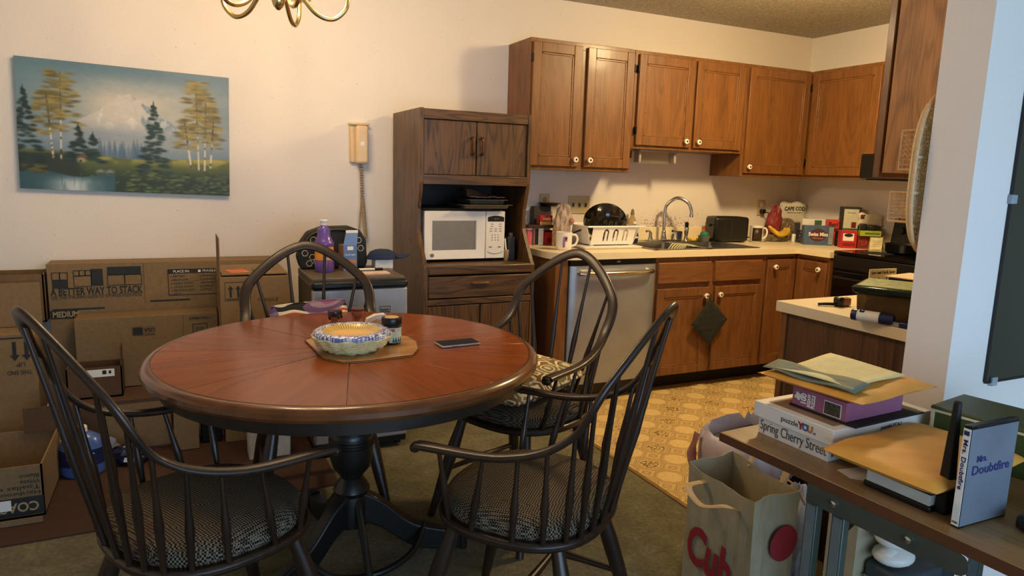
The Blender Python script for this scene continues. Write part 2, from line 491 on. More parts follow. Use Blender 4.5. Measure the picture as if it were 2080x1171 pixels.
cabinet('wall_cabinet', 'oak corner wall cabinet with one door on the sink wall', 3.487, 4.392, UF, WY - .002, UZ0, UZ1,
        [(3.508, 4.066, 1.378, 2.078, (3.54, 1.42), None)], OAK, OAKX, fr_rect(3.487, 4.09, UZ0, UZ1, .035))
# right run faces -x: local x runs towards -y; local (x, y) -> world (y0 + ...)
cabinet('wall_cabinet', 'oak wall cabinet with one wide door on the right kitchen wall', 0, .59, 0, .30, UZ0, UZ1,
        [(.028, .565, 1.378, 2.078, (.525, 1.42), .022)], OAK, OAKX, fr_rect(0, .59, UZ0, UZ1, .035), loc=(4.092, 3.713, 0), rz=-90)
cabinet('wall_cabinet', 'short oak wall cabinet above the range hood', 0, .76, 0, .30, 1.52, UZ1,
        [(.03, .37, 1.545, 2.078), (.39, .73, 1.545, 2.078)], OAK, OAKX, fr_rect(0, .76, 1.52, UZ1, .035), loc=(4.092, 3.122, 0), rz=-90)
h = thing('range_hood', 'black range hood under the short cabinet', 'range hood', (4.0, 2.74, 1.36))
MB().frustum(-.08, .39, -.375, .375, 0, .155, .0, .0).build('canopy', BLACK, h, bevel=.01)
MB().box(-.05, .36, -.34, .34, -.008, 0).build('filter', MATTE, h)
# wall cabinet hung on the kitchen side of the partition, its end panel towards the dining room
h = thing('wall_cabinet', 'oak wall cabinet beside the pillar showing its plain end panel', 'cabinet')
MB().box(2.0, 3.9, 1.22, 1.507, 1.36, 2.15).build('body', PANEL, h)
MB().box(1.994, 3.9, 1.512, 1.536, 1.345, 2.15).build('face_frame', OAK, h, bevel=.002)

# under-cabinet plastic fixture
h = thing('paper_towel_bracket', 'pale plastic paper towel bracket under the sink cabinet', 'bracket', (2.83, 3.78, 1.505))
FROST = mat('frosted_plastic', (190, 180, 160), .4, var=.05, trans=.3)
MB().box(-.15, .15, -.03, .05, -.012, 0).build('mount', FROST, h, bevel=.003)
for x in (-.15, .13): MB().box(x, x + .02, -.02, .04, -.085, -.01).build('arm', FROST, h, bevel=.006)
MB().box(-.13, .13, .030, .033, -.088, -.012).build('clear_plate', mat('clear_plate', (214, 208, 192), .15, trans=.85, ior=1.1, var=.03), h)

# base cabinets
BF = 3.404
cabinet('base_cabinet', 'oak sink base cabinet with two false drawers and two doors', 2.594, 3.468, BF, WY - .002, 0, .852,
        [(2.606, 3.014, .105, .655, (2.976, .602), None), (3.062, 3.46, .105, .655, (3.09, .605), None)], OAKB, OAKBX,
        [(2.594, 2.62, .1, .852), (3.44, 3.468, .1, .852), (3.005, 3.07, .1, .852)] + [(a_, c_, e_, g_) for a_, c_ in ((2.62, 3.005), (3.07, 3.44)) for e_, g_ in ((.1, .13), (.64, .69), (.81, .852))],
        drawers=[(2.6, 3.02, .683, .822), (3.045, 3.45, .683, .822)], toe=True)
h = cabinet('base_cabinet', 'oak corner base cabinet with folding corner doors left of the stove', 3.47, 4.392, BF, WY - .002, 0, .852,
        [(3.492, 3.742, .105, .815, (3.545, .768), None)], OAKB, OAKBX, fr_rect(3.47, 3.76, .1, .852, .022), toe=True)
cr = thing('base_cabinet', 'oak base cabinet wing with one narrow door beside the stove', 'cabinet', (3.765, BF + .0, 0), -90)
MB().box(.0, .272, .019, .62, .1, .852).build('body', OAKB, cr)
MB().box(.0, .272, .09, .62, 0, .1).build('toe_kick', MATTE, cr)
f_ = MB()
for q in fr_rect(0.0, .272, .1, .852, .022): f_.box(q[0], q[1], 0, .019, q[2], q[3])
f_.build('face_frame', OAKB, cr)
door(cr, .02, .262, .105, .815, 0, OAKB, OAKBX, (.215, .768), None)
# filler panel left of the dishwasher
h = thing('base_cabinet', 'narrow brown oak end panel left of the dishwasher', 'cabinet')
MB().box(1.90, 1.945, 3.40, WY - .002, 0, .852).build('end_panel', OAKB, h)
MB().box(1.945, 1.982, BF, BF + .02, .1, .852).build('face_frame', OAKB, h)

# dishwasher
dw = thing('dishwasher', 'stainless steel dishwasher under the counter with a bar handle', 'dishwasher', (2.29, 3.40, 0))
MB().box(-.298, .298, .03, .6, .02, .85).build('body', BLACK, dw)
d = MB()
def dwf(u_, v_): return (-.297 + .594 * u_, -.012 - .022 * math.sin(math.pi * u_) ** .7 if 0 < u_ < 1 else -.002, .115 + .70 * v_)
d.grid(dwf, 24, 1); d.grid(lambda u_, v_: (-.297 + .594 * u_, .03, .115 + .70 * v_), 24, 1)
d.box(-.297, .297, .0, .03, .115, .815)
dd = d.build('door', mat('brushed_steel', (172, 176, 180), .36, .6, var=.08, vs=8), dw, smooth=40)
hp = [(-.245 + .49 * k / 20, -.045 - .028 * math.sin(math.pi * k / 20) ** .6, .775) for k in range(21)]
MB().tube([(-.245, -.015, .775)] + hp + [(.245, -.015, .775)], .016, 10, flat=.9).build('handle', mat('handle_steel', (196, 188, 174), .22, 1), dd, smooth=50)
MB().box(-.297, .297, .0, .03, .818, .85).build('control_strip', BLACK, dw)
MB().box(-.297, .297, .06, .10, 0, .112).build('kick_plate', MATTE, dw)
MB().box(.02, .045, -.001, .0, .828, .838).build('badge', mat('badge_silver', (180, 180, 180), .3, .8), dw)

# worktop with backsplash (sink cut-out)
wt = thing('worktop', 'cream laminate worktop along the sink wall turning towards the stove', 'worktop')
CT0, CT1, CF = .852, .89, 3.378
b = MB()
def arc(cx, cy, r, a0, a1, n=8): return [(cx + r * math.cos(R(a0 + (a1 - a0) * k / n)), cy + r * math.sin(R(a0 + (a1 - a0) * k / n))) for k in range(n + 1)]
b.prism([(1.885, WY - .022)] + arc(1.885 + .13, CF + .13, .13, 180, 270) + [(2.615, CF), (2.615, WY - .022)], CT0, CT1)
b.box(2.615, 3.425, CF, 3.435, CT0, CT1); b.box(2.615, 3.425, 3.945, WY - .022, CT0, CT1)
b.prism([(3.425, CF), (3.745, CF), (3.745, 3.125), (WX - .022, 3.125), (WX - .022, WY - .022), (3.425, WY - .022)], CT0, CT1)
b.build('top', LAM, wt)
s_ = MB(); s_.box(1.885, WX - .022, WY - .022, WY - .002, CT0, .985); s_.box(WX - .022, WX - .002, 3.125, WY - .002, CT0, .985)
s_.build('backsplash', LAM, wt, bevel=.003)

# double sink
sk = thing('sink', 'stainless steel double bowl sink set in the worktop', 'sink')
b = MB()
X0, X1, Y0, Y1 = 2.60, 3.44, 3.42, 3.965
b.box(X0, X1, Y0, Y0 + .03, .888, .896); b.box(X0, X1, 3.86, Y1, .888, .896); b.box(X0, X0 + .03, Y0, Y1, .888, .896); b.box(X1 - .03, X1, Y0, Y1, .888, .896); b.box(3.0, 3.045, Y0, Y1, .888, .896)
b.build('rim', STEEL, sk, bevel=.003)
for (a, c_) in ((X0 + .03, 3.0), (3.045, X1 - .03)):
    q = MB(); y0_, y1_ = Y0 + .03, 3.86
    q.add([(a, y0_, .89), (c_, y0_, .89), (c_, y1_, .89), (a, y1_, .89), (a + .02, y0_ + .02, .73), (c_ - .02, y0_ + .02, .73), (c_ - .02, y1_ - .02, .73), (a + .02, y1_ - .02, .73)],
          [(0, 1, 5, 4), (1, 2, 6, 5), (2, 3, 7, 6), (3, 0, 4, 7), (4, 5, 6, 7)])
    q.build('bowl', STEEL, sk, bevel=.02, seg=3)

# peninsula base cabinet along the partition wall with its worktop
h = thing('base_cabinet', 'dark wood base cabinet beside the pillar, bare end panel facing out', 'cabinet')
MB().box(2.0, 3.7, 1.22, 1.82, .0, .852).build('body', PANELD, h)
MB().box(1.992, 3.7, 1.822, 1.845, .1, .852).build('face_frame', OAKB, h)
h = thing('worktop', 'short cream laminate worktop beside the pillar with clutter on it', 'worktop')
MB().box(1.977, 3.72, 1.22, 1.862, .852, .89).build('top', mat('cream_laminate_b', (230, 212, 178), .35, var=.06, vs=400), h, bevel=.002)

# stove
st = thing('stove', 'black freestanding electric stove on the right kitchen wall', 'stove', (4.06, 2.74, 0))
GL = mat('black_glass', (8, 8, 9), .08, var=.05)
MB().box(-.26, .33, -.375, .375, .02, .88).build('body', BLACK, st, bevel=.004)
MB().box(-.29, .33, -.378, .378, .88, .902).build('cooktop', GL, st, bevel=.004)
d = MB().box(-.30, -.262, -.365, .365, .22, .78).build('oven_door', GL, st, bevel=.006)
MB().tube([(-.30, -.32, .74), (-.345, -.32, .74), (-.345, .32, .74), (-.30, .32, .74)], .011, 8).build('handle', BLACK, d, smooth=50)
MB().box(-.30, -.262, -.365, .365, .03, .2).build('drawer', BLACK, st, bevel=.006)
MB().box(-.295, -.262, -.372, .372, .79, .875).build('front_rail', BLACK, st, bevel=.004)
bg = MB().frustum(.22, .335, -.375, .375, .902, 1.11, .03, .0).build('backguard', BLACK, st, bevel=.012)
for y in (-.3, -.22, .22, .3): MB().lathe([(.022, 0), (.02, .02), (.006, .022)], 12, M=Matrix.Translation((.238, y, 1.03)) @ Matrix.Rotation(R(-90), 4, 'Y')).build('dial', MATTE, bg, smooth=40)
for (x, y, r_) in ((-.14, .19, .1), (-.14, -.19, .08), (.1, .19, .08), (.1, -.19, .1)): MB().lathe([(r_, 0), (r_, .0008), (r_ * .9, .001)], 24, c=(x, y, .902)).build('burner_ring', MATTE, st)
# ------------------------------------------------------------------ lamps of the room
BRASS = mat('polished_brass', (222, 198, 140), .22, 1, var=.05)
def chandelier():
    cx, cy = .347, 2.70
    h = thing('chandelier', 'brass chandelier with curved arms hanging over the dining table', 'chandelier', (cx, cy, 1.84))
    MB().lathe([(.005, .03), (.018, .045), (.028, .075), (.015, .10), (.038, .14), (.043, .18), (.018, .21), (.015, .33), (.028, .35), (.008, .37)], 16).build('stem', BRASS, h, smooth=50)
    MB().tube([(0, 0, .36), (0, 0, .54)], .006, 8).build('rod', BRASS, h)
    MB().lathe([(.075, .563), (.072, .55), (.025, .535), (.008, .53)], 20).build('canopy', BRASS, h, smooth=40)
    bulb = mat('lit_bulb', (255, 214, 150), .4, emit=14, var=0)
    for k in range(5):
        a = R(72 * k - 8); ca, sa = math.cos(a), math.sin(a)
        P = [(.025, .17), (.077, .09), (.129, .03), (.186, .016), (.232, .055), (.242, .115)]
        arm = MB().tube(cat([(r * ca, r * sa, z) for r, z in P], 8), .0082, 8).build('arm', BRASS, h, smooth=60)
        c = (.242 * ca, .242 * sa, 0)
        MB().lathe([(.010, .112), (.042, .12), (.046, .127), (.013, .13), (.015, .148), (.015, .20), (.005, .203)], 14, c=c).build('bobeche', BRASS, arm, smooth=40)
        MB().lathe([(.010, .203), (.02, .22), (.024, .245), (.015, .275), (.002, .30)], 12, c=c).build('bulb', bulb, arm, smooth=60)
        lamp('chandelier_light', 'POINT', (cx + .242 * ca, cy + .242 * sa, 2.17), 5.1, (1.0, .74, .46), .03)
chandelier()
h = thing('ceiling_light', 'round flush glass ceiling light of the kitchen', 'ceiling light', (3.0, 2.57, 2.405))
MB().lathe([(.15, 0), (.155, -.02), (.15, -.03)], 28).build('base', BRASS, h, smooth=40)
MB().lathe([(.145, -.03), (.135, -.06), (.10, -.085), (.05, -.1), (.004, -.104)], 28).build('glass_dome', mat('lit_glass', (255, 222, 160), .4, emit=42, var=0), h, smooth=60)
lamp('kitchen_light', 'POINT', (3.0, 2.57, 2.24), 20, (1.0, .77, .41), .09)
kl = lamp('kitchen_light_down', 'AREA', (3.0, 2.57, 2.295), 8.5, (1.0, .77, .43), .26)
kl.data.shape = 'DISK'

# ------------------------------------------------------------------ painting (vertex-coloured canvas)
def painting():
    W, H, nu, nv = .917, .605, 340, 224
    rng = np.random.default_rng(3)
    U, V = np.meshgrid(np.linspace(0, 1, nu + 1), np.linspace(0, 1, nv + 1))
    img = np.zeros((nv + 1, nu + 1, 3))
    def fbm(fx, fy, seed, oc=4):
        r = np.random.default_rng(seed); out = np.zeros_like(U); a = 1
        for o in range(oc):
            gx, gy = int(fx * 2 ** o) + 2, int(fy * 2 ** o) + 2
            g = r.random((gy + 1, gx + 1)); x = U * (gx - 1); y = V * (gy - 1)
            i, j = np.minimum(x.astype(int), gx - 1), np.minimum(y.astype(int), gy - 1); fx_, fy_ = x - i, y - j
            fx_ = fx_ * fx_ * (3 - 2 * fx_); fy_ = fy_ * fy_ * (3 - 2 * fy_)
            out += a * (g[j, i] * (1 - fx_) * (1 - fy_) + g[j, i + 1] * fx_ * (1 - fy_) + g[j + 1, i] * (1 - fx_) * fy_ + g[j + 1, i + 1] * fx_ * fy_); a *= .5
        return out / 1.9
    def blend(mask, c):
        img[:] = img * (1 - mask[..., None]) + np.array(c, float) * mask[..., None]
    def sm(x, a, b_): t_ = np.clip((x - a) / (b_ - a), 0, 1); return t_ * t_ * (3 - 2 * t_)
    n = fbm(4, 10, 1); n2 = fbm(12, 12, 2); n3 = fbm(40, 40, 5, 3)
    img[:] = (118, 140, 148)
    blend(np.clip(sm(V, .97, .72) * (.55 + .7 * n), 0, 1) * np.exp(-((U - .55) / .42) ** 2), (214, 202, 180))
    blend(sm(V, .86, 1.0) * (.5 + .5 * n), (92, 122, 134))
    blend(np.clip(1 - U * 2.6, 0, 1) * .6, (98, 132, 142))
    blend(np.clip(U * 2.4 - 1.5, 0, 1) * .45, (108, 128, 142))
    # mountain
    top = .80 - .95 * np.abs(U - .505) * (1 + .25 * n2) - .05 * np.sin(U * 60) * np.abs(U - .5) + .04 * np.exp(-((U - .455) / .012) ** 2)
    top = np.maximum(top, .73 - .9 * np.abs(U - .455))
    mm = sm(top - V, 0, .012) * sm(V, .42, .58)
    blend(mm * .85, (206, 200, 188))
    rid = fbm(26, 10, 8); sh = mm * sm(U + .25 * (V - .75) + .05 * (rid - .5), .505, .53) * sm(rid, .42, .6)
    blend(sh * .8, (112, 136, 152)); blend(mm * sm(rid, .58, .7) * .6, (232, 226, 214))
    blend(np.exp(-((V - .44) / .08) ** 2) * (.55 + .4 * n), (138, 152, 166))
    blend(sm(V, .44, .30) * .8, (112, 134, 150))
    for k in range(34):                                     # far firs in the mist
        x = .36 + .24 * rng.random(); t_ = .35 + .10 * rng.random(); w_ = .012
        m_ = (np.abs(U - x) < w_ * np.clip((t_ - V) / .12, 0, 1)) * (V > .27); blend(m_ * .45, (78, 104, 124))
    hill = .30 + .02 * np.sin(U * 7 + 1) + .03 * (U > .5) * 0
    g = sm(hill - V, 0, .02); blend(g, (96, 104, 46))
    blend(g * sm(V, .20, .29) * sm(n2, .45, .65), (168, 156, 78))
    blend(g * sm(V, .26, .08), (40, 56, 32)); blend(g * sm(n3, .55, .75) * sm(V, .24, .12) * .8, (104, 112, 58))
    blend(sm(.30 - V, 0, .03) * sm(.30 - U, 0, .06) * .9, (42, 52, 38))
    pond = sm(.42 - U - .10 * (n - .5), 0, .03) * sm(.135 - V + .02 * np.sin(U * 18), 0, .012)
    blend(pond, (50, 84, 92)); blend(pond * np.exp(-((U - .24) / .10) ** 2) * sm(V, .14, .05), (190, 200, 200)); blend(pond * sm(fbm(70, 6, 9), .55, .7) * .35, (60, 92, 100))
    def stroke(x, y, rx, ry, c, a=.85):
        m_ = np.exp(-(((U - x) / rx) ** 2 + ((V - y) / ry) ** 2) ** 1.5); blend(m_ * a, c)
    def fir(x, y0, y1, w_, c):
        for k in range(int(70 * (y1 - y0) / .4)):
            q = rng.random(); y = y0 + (y1 - y0) * q; hw = w_ * (1 - q) * .5 + .004
            dx = (rng.random() * 2 - 1) * hw
            stroke(x + dx, y - abs(dx) * .3, .018 * (1 - q) + .008, .012, tuple(np.array(c) * rng.uniform(.7, 1.35)), .9)
        stroke(x, y1, .004, .03, c)
    def birch(x, y0, y1, lean, leaf, spread, nleaf):
        for k in range(44):
            q = k / 43; stroke(x + lean * q, y0 + (y1 - y0) * q, .0052 * (1 - .5 * q), .014, (212, 202, 184) if q < .5 and rng.random() < .75 else (74, 58, 40), .9)
        for k in range(nleaf):
            q = rng.random() ** .8; dx = (rng.random() * 2 - 1) * spread * (1 - .55 * q)
            stroke(x + lean * .7 + dx, y0 + (y1 - y0) * (.35 + .68 * q), .022, .010, tuple(np.array(leaf) * rng.uniform(.65, 1.3)), .75)
    for (x, y0, y1, ln, sp_, nl) in ((.185, .24, .90, .01, .11, 120), (.15, .26, .74, -.02, .09, 80), (.84, .22, .92, -.01, .11, 120), (.87, .20, .80, .01, .09, 80), (.80, .24, .62, -.03, .06, 40), (.90, .24, .66, .02, .06, 40)):
        birch(x, y0, y1, ln, (132, 116, 56), sp_, nl)
    fir(.03, .22, .76, .15, (34, 50, 42)); fir(.265, .24, .50, .11, (32, 50, 40)); fir(.33, .24, .44, .10, (36, 54, 42)); fir(.62, .15, .72, .17, (34, 54, 42))
    for x, y in ((.36, .155), (.405, .155)): stroke(x, y, .02, .022, (150, 156, 150)); stroke(x + .004, y - .012, .02, .012, (60, 70, 66))
    stroke(.275, .245, .022, .022, (196, 176, 136)); stroke(.272, .235, .006, .012, (40, 30, 20)); stroke(.28, .272, .026, .010, (130, 80, 44))
    for k in range(190):
        x = .48 + .52 * rng.random(); y = .01 + .16 * rng.random()
        stroke(x, y, .016, .009, tuple(np.array((88, 100, 50)) * rng.uniform(.4, 1.35)), .7)
    for k in range(26): stroke(.02 + .1 * rng.random(), .13 + .06 * rng.random(), .02, .01, tuple(np.array((96, 92, 48)) * rng.uniform(.5, 1.2)), .7)
    img[:] = np.clip(img * (1 + .07 * (n3[..., None] - .5)), 0, 255) / 255
    lnr = np.where(img <= .04045, img / 12.92, ((img + .055) / 1.055) ** 2.4)
    root = thing('painting', 'unframed landscape canvas of mountain, lake and trees on the wall', 'painting', (-.207, WY - .001, 1.479))
    root.rotation_euler = (0, R(1.5), 0)
    me = bpy.data.meshes.new('painted_face')
    xs = (U - .5) * W; zs = (V - .5) * H
    co = np.stack([xs, np.full_like(xs, -.0262), zs], -1).reshape(-1, 3)
    fs = [(j * (nu + 1) + i, j * (nu + 1) + i + 1, (j + 1) * (nu + 1) + i + 1, (j + 1) * (nu + 1) + i) for j in range(nv) for i in range(nu)]
    me.from_pydata(co.tolist(), [], fs)
    ca = me.color_attributes.new('paint', 'FLOAT_COLOR', 'POINT')
    ca.data.foreach_set('color', np.concatenate([lnr.reshape(-1, 3), np.ones(((nu + 1) * (nv + 1), 1))], 1).ravel())
    t = NT('oil_paint'); at = t.n('ShaderNodeAttribute', attribute_name='paint')
    t.bump(t.noise(t.obj((1, 1, 1)), 400, 3), .25, .001)
    me.materials.append(t.fin(at.outputs['Color'], .5))
    o = bpy.data.objects.new('painted_face', me); COL.objects.link(o); o.parent = root
    MB().box(-W / 2, W / 2, -.026, -.002, -H / 2, H / 2).build('canvas', mat('canvas_edge', (70, 92, 92), .7), root, bevel=.004)
painting()

# ------------------------------------------------------------------ wall phone
PH = mat('beige_plastic', (222, 190, 140), .35, var=.03)
h = thing('wall_phone', 'beige corded wall telephone hanging left of the hutch', 'telephone', (.93, WY - .002, 1.36))
MB().box(-.05, .05, -.03, 0, .0, .215).build('base', PH, h, bevel=.008)
MB().box(-.054, .056, -.05, 0, .208, .22).build('cradle', PH, h, bevel=.004)
b = MB(); b.box(-.026, .044, -.078, -.036, -.004, .206)
hs = b.build('handset', mat('beige_handset', (232, 200, 152), .4, var=.03), h, bevel=.015, seg=4)
patch(.022, .022, mat('handset_badge', (246, 240, 225), .4), hs, '-y', (.008, -.0785, .105))
def coil(p0, p1, n, r):
    pts = []; a0, a1 = Vector(p0), Vector(p1)
    for k in range(n * 8 + 1):
        q = k / (n * 8); c = a0.lerp(a1, q); a = 2 * math.pi * k / 8
        pts.append(c + Vector((r * math.cos(a), r * math.sin(a), 0)))
    return pts
CORD = mat('beige_cord', (176, 150, 118), .5)
b = MB(); b.tube(coil((.012, -.035, -.01), (.018, -.03, -.20), 13, .008), .0032, 5)
b.tube(coil((.018, -.03, -.20), (.036, -.03, -.42), 34, .0085), .0032, 5)
b.tube(cat([(.036, -.03, -.42), (.02, -.03, -.455), (.0, -.02, -.43), (.004, -.02, -.30), (.012, -.022, -.20), (.008, -.02, -.0)], 10), .0045, 6)
b.build('coiled_cord', CORD, h, smooth=60)

# ------------------------------------------------------------------ microwave hutch
hu = thing('microwave_hutch', 'tall dark walnut microwave hutch with upper doors, open niche and drawer', 'hutch')
HX0, HX1, HF, HL = 1.127, 1.765, 3.50, 3.40
prof = [(WY - .03, 0), (HL, 0), (HL, .83), (3.425, .86), (3.50, .97), (3.527, 1.02), (3.527, 1.13), (3.50, 1.22), (3.488, 1.27), (3.488, 1.645), (WY - .03, 1.645)]
for x0 in (HX0, HX1 - .02):
    b = MB(); n = len(prof)
    vs = [(x0, y, z) for y, z in prof] + [(x0 + .02, y, z) for y, z in prof]
    b.add(vs, [tuple(range(n)), tuple(range(2 * n - 1, n - 1, -1))] + [(i, (i + 1) % n, n + (i + 1) % n, n + i) for i in range(n)])
    b.build('side_panel', WALN, hu)
a, c_ = HX0 + .02, HX1 - .02
MB().box(a, c_, 3.50, WY - .03, 1.60, 1.637).build('top', WALNX, hu)
MB().box(a, c_, 3.49, 3.51, 1.592, 1.642).build('header', WALNX, hu, bevel=.003)
MB().box(a, c_, 3.50, WY - .03, 1.262, 1.30).build('niche_top', WALNX, hu)
MB().box(a, c_, 3.488, 3.508, 1.258, 1.308).build('valance', WALNX, hu, bevel=.003)
MB().box(a, c_, WY - .045, WY - .03, .04, 1.60).build('back_panel', mat('hutch_back_dark', (38, 26, 18), .6), hu)
MB().box(a, c_, 3.42, WY - .03, .81, .838).build('shelf', WALNX, hu)
MB().box(a, c_, 3.395, 3.42, .79, .84).build('shelf_nose', WALNX, hu, bevel=.008)
HB = mat('aged_brass_handle', (92, 56, 30), .35, .5)
for (x0, x1, hx) in ((a + .004, 1.442, 1.418), (1.448, c_ - .004, 1.472)):
    d = MB().box(x0, x1, 3.50, 3.516, 1.31, 1.59).build('door', WALN, hu, bevel=.002)
    MB().tube(cat([(hx, 3.50, 1.42), (hx, 3.475, 1.425), (hx, 3.472, 1.46), (hx, 3.475, 1.50), (hx, 3.50, 1.505)], 5), .008, 8).build('handle', HB, d, smooth=50)
d = MB().box(a + .003, c_ - .003, 3.398, 3.415, .668, .782).build('drawer', WALNX, hu, bevel=.003)
MB().box(1.39, 1.49, 3.383, 3.398, .735, .75).build('drawer_pull', WALNX, d, bevel=.005)
MB().box(a, c_, 3.40, 3.415, .63, .662).build('rail', WALNX, hu, bevel=.002)
for (x0, x1) in ((a + .003, 1.442), (1.448, c_ - .003)): MB().box(x0, x1, 3.402, 3.418, .07, .625).build('lower_door', WALN, hu, bevel=.002)
MB().box(a, c_, 3.45, WY - .03, .02, .06).build('bottom', WALNX, hu)

# microwave
mw = thing('microwave', 'white countertop microwave in the hutch niche', 'microwave', (1.41, 3.55, .842))
MB().box(-.235, .235, .02, .36, .01, .275).build('body', WHITE, mw, bevel=.006)
b = MB()   # sculpted door: outer frame sloping in to the window
o_, i_ = [(-.236, .012), (.118, .012), (.118, .274), (-.236, .274)], [(-.188, .062), (.068, .062), (.068, .222), (-.188, .222)]
vs = [(x, -.004, z) for x, z in o_] + [(x, .008, z) for x, z in i_] + [(x, .02, z) for x, z in o_]
b.add(vs, [(0, 1, 5, 4), (1, 2, 6, 5), (2, 3, 7, 6), (3, 0, 4, 7), (0, 8, 9, 1), (1, 9, 10, 2), (2, 10, 11, 3), (3, 11, 8, 0), (8, 11, 10, 9)])
d = b.build('door', WHITE, mw, bevel=.003)
MB().box(-.188, .068, .0075, .0095, .062, .222).build('window', mat('microwave_mesh', (128, 124, 118), .35, var=.04), d)
MB().box(.062, .068, .004, .008, .068, .216).build('window_edge', mat('pale_grey', (176, 174, 178), .4), d)
MB().lathe([(.011, 0), (.011, .002), (.009, .003)], 18, M=Matrix.Translation((-.19, .001, .035)) @ Matrix.Rotation(R(90), 4, 'X')).build('emblem', mat('grey_emblem', (120, 118, 116), .4), d)
cp = MB().box(.122, .236, -.002, .02, .012, .274).build('control_panel', WHITE, mw, bevel=.003)
b = MB(); b.prism([(.132, .218)] + [(.132 + .098 * k / 8, .242 + .008 * math.sin(math.pi * k / 8)) for k in range(9)] + [(.23, .218)], 0, .002, M=Matrix(((1, 0, 0, 0), (0, 0, -1, -.002), (0, 1, 0, 0), (0, 0, 0, 1))))
b.build('display', BLACK, cp)
text('8:17', .014, mat('led_dim', (120, 140, 120), .4), cp, '-y', (.184, -.0045, .231))
GREY = mat('grey_print', (130, 126, 122), .5)
for r_ in range(4):
    for k in range(2 if r_ < 2 else 3):
        patch(.016, .004, GREY, cp, '-y', ((.158 + .05 * k) if r_ < 2 else (.152 + .028 * k), -.0022, .203 - .013 * r_), name='button')
for r_ in range(3):
    for k in range(3): patch(.006, .006, GREY, cp, '-y', (.160 + .018 * k, -.0022, .142 - .014 * r_), name='button')
for k in range(2): patch(.018, .007, GREY, cp, '-y', (.15 + .055 * k, -.0022, .075), name='button')
MB().tube(cat([(.132, -.002, .052), (.15, -.003, .042), (.18, -.004, .038), (.21, -.003, .043), (.226, -.002, .052)], 5), .0015, 5).build('release_bar', GREY, cp)
for x in (-.2, .2):
    for y in (.05, .32): MB().box(x - .012, x + .012, y, y + .03, -.004, .012).build('foot', MATTE, mw)

# trays and tin stacked on the microwave
h = thing('baking_tray', 'thin black baking sheet lying on the microwave', 'tray', (1.37, 3.72, 1.118))
MB().frustum(-.21, .19, -.16, .2, 0, .012, -.008, -.008).build('sheet', MATTE, h)
def tin(loc, w_, d_, ht, label, m, nm='roasting_pan', flange=.012):
    h_ = thing(nm, label, 'pan', loc)
    b = MB(); b.frustum(-w_ / 2, w_ / 2, -d_ / 2, d_ / 2, 0, ht, -.01, -.01); b.build('pan', m, h_, bevel=.003)
    fl = MB(); fl.box(-w_ / 2 - .01 - flange, w_ / 2 + .01 + flange, -d_ / 2 - .01 - flange, d_ / 2 + .01 + flange, ht - .002, ht); fl.build('rim', m, h_)
    return h_
DT = mat('dull_tin', (116, 108, 90), .45, .6)
tin((1.52, 3.66, 1.131), .25, .28, .022, 'wide dull metal pan lying on the black baking sheet', DT)
tin((1.535, 3.65, 1.154), .19, .2, .026, 'narrow dull metal pan stacked on the wide pan', DT)
h = thing('foil_tray', 'crinkled shiny foil tray on top of the stacked pans', 'tray', (1.53, 3.62, 1.182))
rnd = random.Random(5)
b = MB(); b.grid(lambda u_, v_: (-.10 + .2 * u_ + rnd.uniform(-.003, .003), -.09 + .2 * v_, .003 + (.06 - .04 * u_ if v_ > .3 else .012) * (.5 + .5 * rnd.random())), 26, 8)
b.build('foil', mat('crinkled_foil', (225, 225, 225), .28, 1, var=.1), h, solid=.001)
h = thing('cutting_board', 'slim dark slate board standing beside the microwave', 'board', (1.70, 3.56, .838))
MB().box(-.024, .018, .0, .05, 0, .135).build('board', mat('slate_dark', (44, 50, 52), .5), h, bevel=.003)
MB().box(-.012, .008, .01, .03, .135, .155).build('clip', DT, h, bevel=.002)
h = thing('plastic_cup', 'small beige cup with a white straw between microwave and slate board', 'cup', (1.662, 3.555, .838))
MB().lathe([(.012, 0), (.016, .02), (.017, .06), (.015, .062)], 14).build('cup', mat('beige_cup', (150, 122, 82), .5), h, smooth=50)
MB().tube([(.003, 0, .02), (-.008, .004, .125)], .005, 8).build('straw', WHITE, h)

# ------------------------------------------------------------------ mini fridge and what stands on it
fr = thing('mini_fridge', 'small silver-door refrigerator with black trim behind the table', 'refrigerator', (.735, 3.13, 0))
MB().box(-.215, .215, .03, .42, .03, .80).build('body', mat('fridge_side', (74, 66, 54), .5, var=.08), fr, bevel=.006)
d = MB().box(-.218, .218, -.012, .03, .06, .785).build('door', mat('silver_door', (172, 172, 174), .4, .5, var=.04), fr, bevel=.008)
MB().box(-.22, .22, -.018, .04, .786, .822).build('front_trim', BLACK, fr, bevel=.012)
MB().box(-.215, .215, .02, .42, .80, .835).build('top', mat('fridge_top', (92, 80, 62), .45), fr, bevel=.006)
MB().box(-.215, .215, .0, .03, .03, .058).build('base_trim', BLACK, fr)
b = MB(); b.box(.085, .135, -.0135, -.012, .655, .70); b.build('badge', BLACK, d, bevel=.002)
b = MB(); b.box(.0875, .1325, -.0142, -.0135, .6575, .6975); bdg = b.build('badge_face', mat('badge_grey', (150, 152, 156), .4), d)
text('BLACK+\nDECKER', .0125, INK, d, '-y', (.11, -.0147, .6775), width=.04, bold=.0004)
for x in (-.19, .19): MB().lathe([(.018, 0), (.018, .03)], 12, c=(x, .06, 0)).build('foot', BLACK, fr)
FZ = .835
